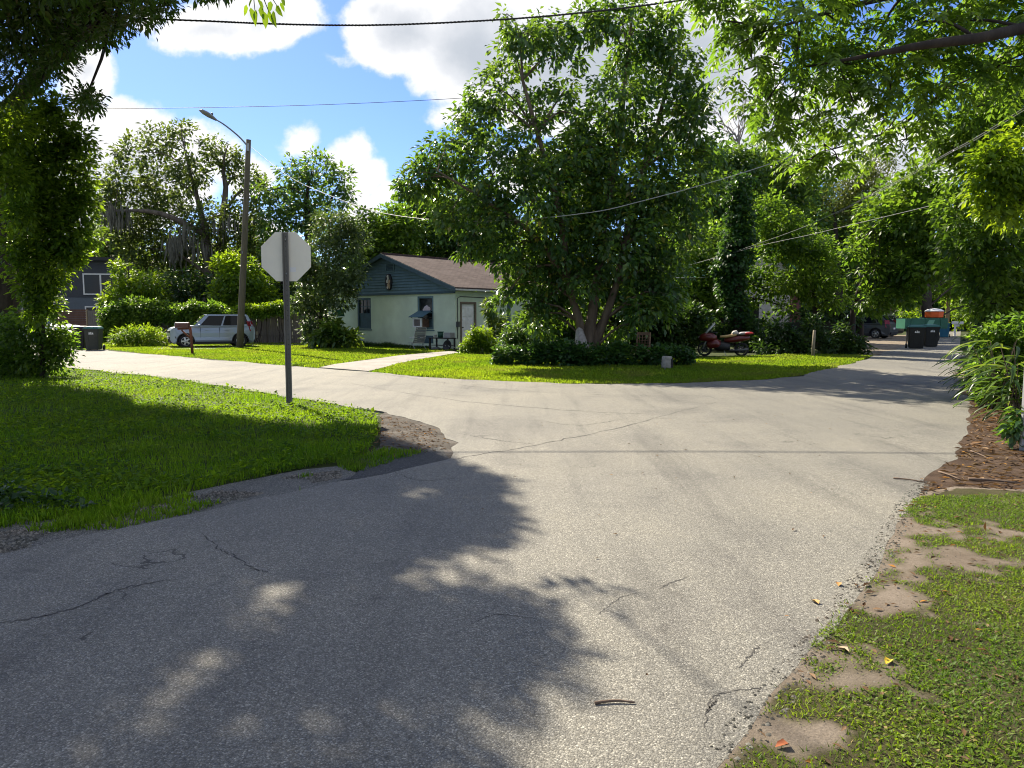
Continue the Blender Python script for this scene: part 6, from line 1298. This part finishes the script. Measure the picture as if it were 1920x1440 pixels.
# --- left oak: trunk at the left edge, crown over the road (throws the large shade)
ob = np.array([-14.3, 20.6, 0.0])
shade_px = [(-900, 960), (-200, 850), (60, 800), (200, 770), (290, 764), (330, 770), (400, 784), (480, 796), (560, 802), (630, 810), (690, 818), (740, 835), (800, 856), (865, 886), (918, 906), (930, 928), (895, 945), (940, 965), (945, 990), (905, 1010), (935, 1035), (880, 1062), (910, 1090), (955, 1140), (1015, 1215), (1010, 1262), (940, 1285), (850, 1312), (880, 1370), (830, 1440), (770, 1560), (700, 1700), (-300, 1700), (-900, 1200)]
SP = np.array([G(*p)[:2] for p in shade_px])
def inside_fleck(S, fx, fy, fa_, fb_):
    c = G(fx, fy)[:2]; ra = abs(G(fx+fa_, fy)[0]-c[0])+.19; rb = abs(G(fx, fy-fb_)[1]-c[1])+.25
    return ((S[:, 0]-c[0])/ra)**2+((S[:, 1]-c[1])/rb)**2 < 1
nS = 19000; S = sample_poly(SP, nS)
# favour what can be seen shaded
flecks = [(795, 1100, 55, 16), (520, 1125, 60, 22), (860, 1052, 34, 10), (460, 1218, 34, 16), (380, 1280, 52, 22), (680, 1352, 38, 26), (170, 1425, 70, 18), (600, 1420, 60, 16), (800, 930, 30, 8), (700, 1000, 24, 6)]
px_, py_ = proj(np.c_[S, np.zeros(nS)])
kS = np.ones(nS, bool)
for (fx, fy, fa_, fb_) in flecks: kS &= ~inside_fleck(S, fx, fy, fa_, fb_)
S = S[kS]; sh_ = 1/math.tan(SUN_EL)
mask_px = [(-400, -400), (350, -50), (330, 15), (290, 40), (255, 35), (225, 70), (200, 85), (150, 90), (110, 130), (80, 150), (50, 180), (0, 200), (-400, 260)]
OX = []
left = S
for it in range(7):                                   # a height for every twig that keeps the open sky open
    H = 5.2+(4.5+it*.5)*rng.random(len(left))
    Q = np.c_[left+H[:, None]*sh_*np.array([SUNV.x, SUNV.y])/math.cos(SUN_EL), H]
    qx, qy = proj(Q)
    spare = (np.hypot(qx-165, qy-190) < 13)
    inframe = (qx > -30) & (qx < 1950) & (qy > -25) & (qy < 1440)
    okm = ~inframe | (in_poly(np.c_[qx, qy], mask_px) & (rng.random(len(qx)) < .07)) | (spare & (rng.random(len(qx)) < .3))
    OX.append(Q[okm]); left = left[~okm]
OX = np.concatenate(OX)
# thin clumpy noise so the shade has a ragged, lively edge
lob = OX[rng.choice(len(OX), 90, replace=False)]
vis_l = lobes_px([(60, 40, 60), (130, 30, 50), (200, 20, 44), (265, 10, 40), (315, 15, 28), (30, 110, 50), (100, 100, 46), (160, 80, 40), (215, 60, 34), (20, 170, 36), (75, 160, 34), (120, 130, 28), (250, 25, 26), (160, 185, 8), (40, 30, 60), (170, -40, 60), (280, -40, 50), (60, -60, 70)], 14.5, .5)
vis_l = (vis_l[0], vis_l[1]*.82)
TPv, TOv, _ = lobe_twigs(*vis_l, 12, gap=.47, seed=81)
TPall = np.concatenate([OX, TPv]); TOall = norm(unit(len(TPall))+np.array([0, 0, .2]))
oak = thing('oak_tree', 'big dark oak at the left edge whose crown arches over the road', 'tree', ob)
P, D, Nn, LL, WW = cluster_leaves(TPall, TOall, 15, .118, .048, .27, .35)
o = leaves_obj('crown', P-ob, D, Nn, LL, WW, L_OAK, oak); o['kind'] = 'stuff'
mb = MB(); paths = []
for t in [T((ob[0], ob[1], -.2, .62), (ob[0]-.02, ob[1], 1.2, .50), tp_(12, 520, ob[1], .46), tp_(-5, 380, ob[1]-.3, .42), tp_(-30, 250, ob[1]-.8, .36), tp_(-60, 60, ob[1]-1.2, .26), tp_(-80, -150, ob[1]-1.5, .12)),
          T(tp_(-25, 270, ob[1]-.8, .30), tp_(40, 175, 18.6, .20), tp_(105, 105, 17.3, .16), tp_(165, 45, 16.2, .13), tp_(235, -20, 15.2, .08), tp_(310, -110, 14, .03)),
          T(tp_(-40, 180, ob[1]-1, .26), (-11.5, 17, 8.6, .18), (-8.5, 14.2, 9.6, .13), (-6.4, 12.6, 10, .05)),
          T((-11.5, 17, 8.6, .15), (-10.2, 13.5, 9.2, .11), (-9.0, 11.0, 9.3, .05)), T(tp_(-60, 60, ob[1]-1.2, .2), (-14, 16, 10.2, .14), (-13, 12.5, 10.4, .07))]:
    q = spline(t, 12); q[:, 3] = np.clip(q[:, 3], .015, 2); w_ = (rng.random((12, 3))-.5)*q[:, 3:4]*.4; w_[0] = 0; q[:, :3] += w_; mb.tube(q[:, :3]-ob, q[:, 3], 12); paths.append(q)
pa = np.concatenate(paths); loc = pa.copy(); loc[:, :3] -= ob
limbs(mb, loc, np.concatenate([lob, vis_l[0]])-ob, np.full(90+len(vis_l[0]), .8), .05, bow=.08)
mb.build('trunk', bark_mat('oak_bark', (.018, .015, .012), (.075, .06, .048), 6), oak)
# hanging spray of leaves at the top of the sky: its leaves are parts of the spray
hs = MB(); a0 = At(470, -60, 9.5)-ob; tips = [At(478, 20, 9.5), At(505, 25, 9.4), At(520, 12, 9.5)]
for tpt in tips: hs.tube(spline([a0, (a0+tpt-ob)/2+np.array([0, 0, .02]), tpt-ob], 6), np.linspace(.012, .004, 6), 5)
hs.tube([np.array([-4.4, 11.0, 9.4])-ob, At(440, -160, 9.6)-ob, a0], [.012, .010, .009], 6)
spray = hs.build('hanging_spray', BARK_D, oak)
for (lx, ly, dx, dy, s) in ((462, 8, -3, 22, 1), (470, 14, 6, 24, 1.1), (480, 18, -2, 26, 1.2), (488, 12, 6, 24, 1), (496, 22, 2, 25, 1.2), (503, 18, 8, 26, 1.1), (512, 20, 3, 26, 1.2), (518, 10, 10, 20, 1), (526, 4, 8, 20, .9), (484, -2, 10, 20, 1), (508, 2, -4, 22, 1), (474, -4, -10, 18, .9), (530, -4, 4, 18, .8)):
    p0, p1 = At(lx, ly, 9.45), At(lx+dx, ly+dy, 9.4+rng.uniform(-.05, .05)); d = p1-p0; L_ = np.linalg.norm(d)
    leaves_obj('leaf', (p0-ob)[None], d[None], unit(1)*.6+np.array([[0, -.8, .3]]), np.array([L_*s]), np.array([L_*s*.34]), L_BRIGHT, spray, True)
# --- vine-draped small tree and shrub at the left edge
vl = [(35, 250, 42), (90, 240, 40), (15, 310, 44, 3), (80, 310, 46), (125, 290, 34), (25, 370, 44, 5), (95, 370, 46), (140, 350, 30), (85, 440, 44), (125, 430, 40), (155, 400, 20), (90, 500, 40), (110, 530, 28), (70, 210, 30), (130, 470, 32), (150, 300, 20), (110, 560, 22), (20, 440, 40, 6), (150, 490, 20), (75, 560, 22), (90, 400, 40), (150, 250, 20), (165, 330, 18), (160, 440, 22), (145, 540, 20), (100, 200, 28), (60, 300, 36), (20, 240, 40, -1.2), (10, 330, 40, -1.5), (-30, 290, 50, -1), (30, 400, 30, -1), (120, 500, 34), (140, 390, 30)]
vl = [q for q in vl if q[:2] not in ((145, 540), (110, 560), (120, 500), (150, 490), (110, 530))]+[(95, 530, 22), (128, 480, 26), (75, 565, 26), (60, 540, 26), (95, 585, 18), (60, 590, 20), (45, 500, 30), (30, 460, 30), (45, 400, 34), (60, 350, 36), (150, 270, 24), (158, 370, 22)]
tree('leafy_tree', 'leafy bright green tree in front of the oak trunk at the left edge', 'tree', lobes_px(vl, 17.6, .35), L_LEFT, .125, .056, per=13, dens=46, rad=.23, gap=.24, seed=83, droop=.28,
     trunks=[T((At(75, 640, 18.4)[0], 18.4, -.1, .07), tp_(78, 560, 18.3, .06), tp_(70, 400, 18, .05), tp_(80, 240, 17.8, .02))], barkm=BARK_D)
sl = [(30, 620, 36), (80, 615, 30), (110, 640, 26), (20, 670, 36), (70, 665, 34), (105, 675, 24), (125, 660, 14), (50, 690, 26), (-30, 640, 60), (95, 690, 16), (118, 625, 12)]
tree('shrub', 'dense dark shrub at the left edge beside the road, sunlit on its right side', 'shrub', lobes_px(sl, 18.6, .4), L_PECAN, .11, .055, per=13, dens=52, rad=.2, gap=.22, seed=85)
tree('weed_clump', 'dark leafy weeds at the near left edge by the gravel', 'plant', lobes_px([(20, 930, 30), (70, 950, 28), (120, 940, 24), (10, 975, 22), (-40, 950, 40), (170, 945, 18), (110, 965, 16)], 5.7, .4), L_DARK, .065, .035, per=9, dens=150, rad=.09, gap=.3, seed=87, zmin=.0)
# --- vines over the fence, bush before it
def vine_run(name, label, cat, px0, px1, top, bot, d0, d1, n, mat, L, W, thick, seed):
    t = rng.random(n); px = px0+(px1-px0)*t; dep = d0+(d1-d0)*t; f = rng.random(n)
    tpx = np.interp(px, [p[0] for p in top], [p[1] for p in top]); bpx = np.interp(px, [p[0] for p in bot], [p[1] for p in bot])
    py = tpx+(bpx-tpx)*f; P = np.array([At(a, b, c) for a, b, c in zip(px, py, dep)]); P[:, 1] += (rng.random(n)-.5)*thick-thick*.4
    P[:, 2] += (.6*vnoise(P, 1.3, seed)+.4*vnoise(P, .45, seed+7)-.5)*1.15
    k = (vnoise(P, .9, seed+1) > .22) & (P[:, 2] > .05); P = P[k]; base = np.array([P[:, 0].mean(), P[:, 1].mean(), 0])
    r = thing(name, label, cat, base); a = cluster_leaves(P-base, norm(unit(len(P))+np.array([0, -.6, .3])), 12, L, W, .25, .4)
    o = leaves_obj('foliage', *a, mat, r); o['kind'] = 'stuff'
    mbv = MB()
    for _ in range(14):
        i = rng.integers(0, len(P)); q = P[i]-base; mbv.tube(spline([(q[0]+rng.uniform(-.4, .4), q[1], 0.0), (q[0]+rng.uniform(-.2, .2), q[1], q[2]*.5), tuple(q)], 6), .018, 4, cap=False)
    mbv.build('stem', BARK_D, r); return r
vine_run('vine', 'thick mat of vines smothering the left part of the board fence', 'vine', 200, 445, [(200, 580), (240, 572), (330, 570), (445, 585)], [(200, 632), (300, 622), (445, 612)], 44.8, 42.8, 2600, L_PECAN, .19, .10, .9, 91)
vine_run('vine', 'vines trailing over the top of the board fence right of the pole', 'vine', 440, 540, [(440, 578), (480, 574), (540, 576)], [(440, 592), (480, 588), (540, 592)], 42.9, 42.1, 560, L_BRIGHT, .17, .09, .5, 95)
tree('leafy_bush', 'wide weedy bush glowing yellow-green between the bins and the silver car', 'bush', lobes_px([(225, 632, 14), (245, 630, 17), (265, 628, 18), (285, 630, 17), (303, 636, 13), (235, 645, 10), (262, 642, 13), (290, 644, 11), (215, 642, 8), (312, 645, 8)], 38.5, .5), L_BRIGHT, .17, .05, per=12, dens=34, rad=.25, gap=.2, seed=97, droop=.2)
tree('young_tree', 'small layered tree with drooping boughs before the modern house', 'tree', lobes_px([(225, 500, 14), (240, 520, 18), (222, 540, 16), (205, 565, 16), (235, 560, 20), (255, 545, 22), (190, 572, 10), (265, 575, 20), (280, 530, 26), (290, 560, 26)], 47, .4), L_BRIGHT, .24, .10, per=11, dens=15, rad=.35, gap=.34, seed=99,
     trunks=[T(tg(248, 0, .12, 47), tp_(246, 560, 47, .09), tp_(240, 500, 47, .03))], barkm=BARK_D)
tree('broadleaf_tree', 'far grey-green tree above the roof of the modern house', 'tree', lobes_px([(195, 440, 26), (225, 455, 26), (210, 470, 26), (180, 470, 22), (240, 470, 20), (150, 470, 26), (110, 480, 30)], 85, .5), L_MOSSY, .36, .16, per=10, dens=5, rad=.7, gap=.26, seed=101,
     trunks=[T(tg(205, 0, .4, 85), tp_(205, 500, 85, .3), tp_(205, 450, 85, .1))], barkm=BARK_D)
tree('broadleaf_tree', 'dark oak behind the board fence below the mossy oak', 'tree', lobes_px([(300, 545, 32), (350, 535, 36), (395, 545, 30), (330, 560, 30), (280, 560, 24), (500, 560, 26), (525, 530, 34), (530, 490, 34), (545, 560, 28), (500, 500, 26), (560, 500, 28)], 50, .5), L_DARK, .25, .12, per=11, dens=9, rad=.45, gap=.22, seed=103,
     trunks=[T(tg(350, 0, .2, 50), tp_(350, 560, 50, .15), tp_(350, 530, 50, .06)), T(tg(530, 0, .2, 50), tp_(530, 560, 50, .15), tp_(530, 500, 50, .06))], barkm=BARK_D)
# --- undergrowth
tree('weedy_bush', 'bright weedy bush at the white door beside the walk', 'bush', lobes_px([(890, 638, 17), (905, 630, 15), (878, 650, 13), (900, 650, 16), (918, 645, 14), (890, 622, 8), (925, 655, 10), (868, 656, 7)], 30.5, .4), L_BRIGHT, .13, .05, per=12, dens=70, rad=.18, gap=.2, seed=111, droop=.2)
tree('tall_weed', 'tall thin weed with drooping leaves at the right corner of the green house', 'plant', lobes_px([(915, 568, 7), (920, 585, 8), (925, 605, 9), (930, 625, 9), (938, 600, 8), (945, 620, 9), (912, 580, 5)], 33, .3), L_STRAP, .26, .06, per=9, dens=60, rad=.1, gap=.15, seed=113, droop=.7,
     trunks=[T(tg(930, 0, .03, 33), tp_(926, 620, 33, .025), tp_(916, 562, 33, .01))], trunk_name='stem', barkm=BARK_B)
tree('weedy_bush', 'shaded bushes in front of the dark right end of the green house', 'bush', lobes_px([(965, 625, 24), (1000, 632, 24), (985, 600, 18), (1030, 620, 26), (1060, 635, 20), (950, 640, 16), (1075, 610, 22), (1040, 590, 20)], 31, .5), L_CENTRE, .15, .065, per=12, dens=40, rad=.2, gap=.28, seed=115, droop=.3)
im = [(940, 668, 16), (965, 668, 20), (995, 668, 22), (1030, 667, 23), (1065, 666, 24), (1100, 667, 24), (1135, 668, 23), (1165, 668, 22), (1200, 668, 20), (1235, 668, 20), (1265, 668, 20), (1290, 670, 16), (930, 676, 8), (1080, 676, 14), (1000, 678, 12), (1150, 678, 12), (1225, 678, 10), (1280, 680, 10), (1050, 652, 16), (1160, 655, 14), (1010, 654, 14)]
tree('ivy_mound', 'low dark mound of ivy around the foot of the tallest tree', 'ivy', lobes_px(im, 23.0, .6), L_IVY, .10, .075, per=12, dens=75, rad=.16, gap=.15, seed=117, droop=.2, keep=lambda P: P[:, 2] < 1.3)
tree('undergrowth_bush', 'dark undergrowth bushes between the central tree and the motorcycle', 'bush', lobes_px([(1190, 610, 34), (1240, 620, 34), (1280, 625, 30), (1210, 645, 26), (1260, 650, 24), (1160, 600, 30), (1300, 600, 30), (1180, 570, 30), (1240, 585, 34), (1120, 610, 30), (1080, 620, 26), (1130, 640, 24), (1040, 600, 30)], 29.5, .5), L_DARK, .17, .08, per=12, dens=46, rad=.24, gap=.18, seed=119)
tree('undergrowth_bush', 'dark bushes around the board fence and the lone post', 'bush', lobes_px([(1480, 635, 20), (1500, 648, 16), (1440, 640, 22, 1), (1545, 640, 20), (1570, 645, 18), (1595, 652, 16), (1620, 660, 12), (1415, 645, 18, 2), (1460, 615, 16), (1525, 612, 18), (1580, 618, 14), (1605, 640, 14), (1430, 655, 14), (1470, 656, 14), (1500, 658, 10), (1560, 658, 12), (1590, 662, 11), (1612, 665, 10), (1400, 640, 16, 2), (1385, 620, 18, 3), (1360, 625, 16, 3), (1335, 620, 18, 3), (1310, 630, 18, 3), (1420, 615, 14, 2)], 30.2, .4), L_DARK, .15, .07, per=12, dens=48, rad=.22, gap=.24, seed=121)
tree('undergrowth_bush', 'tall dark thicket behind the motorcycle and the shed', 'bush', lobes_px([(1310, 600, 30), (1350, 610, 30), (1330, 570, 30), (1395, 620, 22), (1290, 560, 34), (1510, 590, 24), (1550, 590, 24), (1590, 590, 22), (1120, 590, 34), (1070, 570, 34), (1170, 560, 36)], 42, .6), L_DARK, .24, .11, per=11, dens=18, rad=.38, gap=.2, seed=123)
HB = [hw(-9, -.05)[:2], hw(-9, -.75)[:2], hw(-5, -.5)[:2], hw(-2.5, -.55)[:2], hw(-1.6, -.35)[:2], hw(-1.6, -.03)[:2]]
blades('weeds', HB, 5000, .16, .03, L_DARK, hfn=lambda P: .4+1.3*vnoise(P, .8, 5), lean=.7)
# --- strap leaved plants at the right edge: near leaves are parts
def strap_leaf_mesh(name, mat):
    n = 9; V, F = [], []
    for i in range(n):
        f = i/(n-1); wd = .028*math.sin(math.pi*min(1, .12+f*.88))**.7*(1 if f < 1 else .05); z = .26*f-.42*f*f; x = f*.78-.1*f*f
        V += [(x, -wd, z+.008), (x, 0, z-.004), (x, wd, z+.008)]
    for i in range(n-1): F += [(i*3, i*3+1, i*3+4, i*3+3), (i*3+1, i*3+2, i*3+5, i*3+4)]
    me = bpy.data.meshes.new(name); me.from_pydata(V, [], F); me.polygons.foreach_set('use_smooth', [True]*len(F)); me.materials.append(mat); return me
sl_mats = [leaf_mat('strap_a', (.04, .09, .018), (.04, .09, .018), (.04, .09, .018), tcol=(.15, .25, .025), gloss=.5, rough=.35), leaf_mat('strap_b', (.07, .13, .028), (.07, .13, .028), (.07, .13, .028), tcol=(.26, .34, .035), gloss=.5, rough=.35), leaf_mat('strap_c', (.022, .06, .015), (.022, .06, .015), (.022, .06, .015), tcol=(.09, .17, .02), gloss=.5, rough=.35)]
sl_me = [strap_leaf_mesh('leaf', m_) for m_ in sl_mats]
spots = [(1838, 715, 13.5, 'strap leaved plant leaning over the road edge, lowest and nearest the bins'), (1875, 700, 12.0, 'strap leaved plant in the middle of the right edge clump'), (1905, 740, 10.5, 'strap leaved plant nearest the steel sign post at the right edge'), (1850, 680, 15.5, 'strap leaved plant at the back of the right edge clump')]
for i, (px, py, dep, lb) in enumerate(spots):
    bs = At(px, py, dep); bs[2] = 0; pr = thing('strap_leaf_plant', lb, 'plant', bs, 0, 'strap leaved plants by the right road edge')
    st = MB()
    for k in range(9):
        a = rng.uniform(0, 6.28); tilt = rng.uniform(.05, .4); Ls = rng.uniform(.55, 1.2); e = np.array([math.cos(a)*tilt*Ls-.12*Ls, math.sin(a)*tilt*Ls-.1*Ls, Ls])
        cn = spline([(rng.uniform(-.2, .2), rng.uniform(-.2, .2), 0), tuple(e*.5+np.array([0, 0, .1])), tuple(e)], 7); st.tube(cn, np.linspace(.012, .005, 7), 5, cap=False)
        for j in range(9):
            f = .25+.75*j/8; p = cn[min(6, int(f*6))]; c = bpy.data.objects.new('leaf', sl_me[int(rng.integers(0, 3))]); COL.objects.link(c); c.parent = pr
            aa = a+j*2.4+rng.uniform(-.4, .4); c.location = tuple(p); c.rotation_euler = (rng.uniform(-.5, .5), rng.uniform(-.30, .35), aa); s = rng.uniform(.6, 1.05); c.scale = (s, s*rng.uniform(.8, 1.3), s)
    st.build('stem', BARK_B, pr)
tree('shrub', 'leafy green shrub under the strap leaved plants at the right edge', 'shrub', lobes_px([(1850, 745, 22), (1890, 755, 26), (1920, 770, 30), (1880, 720, 26), (1915, 700, 30), (1900, 650, 36), (1930, 620, 40), (1870, 660, 26), (1925, 820, 16), (1950, 700, 40), (1860, 700, 22), (1840, 640, 20), (1870, 615, 24)], 12.3, .5), L_PECAN, .10, .05, per=12, dens=62, rad=.17, gap=.26, seed=131, droop=.4)
tree('shrub', 'dark shrub behind the strap leaved plants at the right edge', 'shrub', lobes_px([(1880, 590, 40), (1920, 560, 44), (1900, 640, 40), (1940, 640, 50), (1860, 610, 22), (1930, 700, 40), (1850, 650, 22)], 16.5, .5), L_DARK, .13, .06, per=12, dens=48, rad=.22, gap=.2, seed=133, droop=.4)
tree('leaf_clump', 'drooping spray of leaves hanging beside the steel sign post', 'plant', lobes_px([(1905, 800, 14), (1915, 830, 12), (1895, 815, 10), (1920, 780, 14)], 8.3, .3), L_CENTRE, .10, .04, per=10, dens=200, rad=.1, gap=.1, seed=135, droop=.7)
# distant tree line that closes the horizon
xs = []
TLc, TLr = [], []
for k in range(150):
    a = R(-52+104*k/149); dd2 = rng.uniform(95, 125); TLc.append((math.sin(a)*dd2, math.cos(a)*dd2, rng.uniform(1.5, 9.5))); TLr.append(rng.uniform(3.6, 5.4))
TLc, TLr = np.array(TLc), np.array(TLr)
TP, TO, LI = lobe_twigs(TLc, TLr, .5, .2, seed=141)
a = cluster_leaves(TP, TO, 8, 1.0, .62, 1.0, .3); o = leaves_obj('far_woods', *a, L_CENTRE); tag(o, kind='stuff')
# sticks and single leaves on the ground
M_TWIG = plain('twig', (.16, .11, .075), rough=.9, noise=.3)
for (p0, p1, r_, lb) in (((1115, 1330), (1190, 1329), .006, 'thin dry twig lying crosswise on the sunlit asphalt near the bottom'), ((1675, 902), (1735, 910), .008, 'bent stick at the right edge of the asphalt by the mulch'), ((1815, 905), (1905, 912), .014, 'pale fallen palm stalk lying along the lower edge of the mulch'), ((1760, 890), (1800, 905), .009, 'dark stick lying at the left end of the mulch'), ((1820, 850), (1860, 868), .008, 'thin straight stick lying on the middle of the mulch')):
    a, b_ = G(*p0), G(*p1); m_ = (a+b_)/2+np.array([.006, .010, .0]); z0 = .020 if p1[0] < 1720 else .021
    q = spline([a, m_, b_], 6); q[:, 2] = z0+r_+np.array([0, .002, .003, .003, .001, 0]); bb = q[0].copy()
    o = MB().tube(q-bb, np.linspace(r_, r_*.6, 6), 6).build('stick', M_TWIG); o.location = tuple(bb); tag(o, lb, 'stick')
for (p0, lb, c) in (((1669, 1247), 'yellow fallen leaf on the verge grass', (.55, .38, .02)), ((1480, 1408), 'reddish brown fallen leaf near the bottom of the verge', (.30, .09, .03)), ((1572, 1107), 'orange brown leaf at the asphalt edge', (.38, .19, .05)), ((1535, 1141), 'tan curled leaf on the asphalt just below the orange brown one', (.40, .24, .08)), ((1592, 1232), 'pale tan leaf in the sandy bare patch', (.45, .33, .2))):
    g0 = G(*p0); g0[2] = .024; o = leaves_obj('fallen_leaf', np.zeros((1, 3)), np.array([[math.cos(p0[0]), math.sin(p0[0]), .12]]), np.array([[.1, .1, 1.0]]), np.array([.06]), np.array([.034]), plain('leaf_colour', c, rough=.7), None, True, fold=.4); o.location = tuple(g0); tag(o, lb, 'leaf')
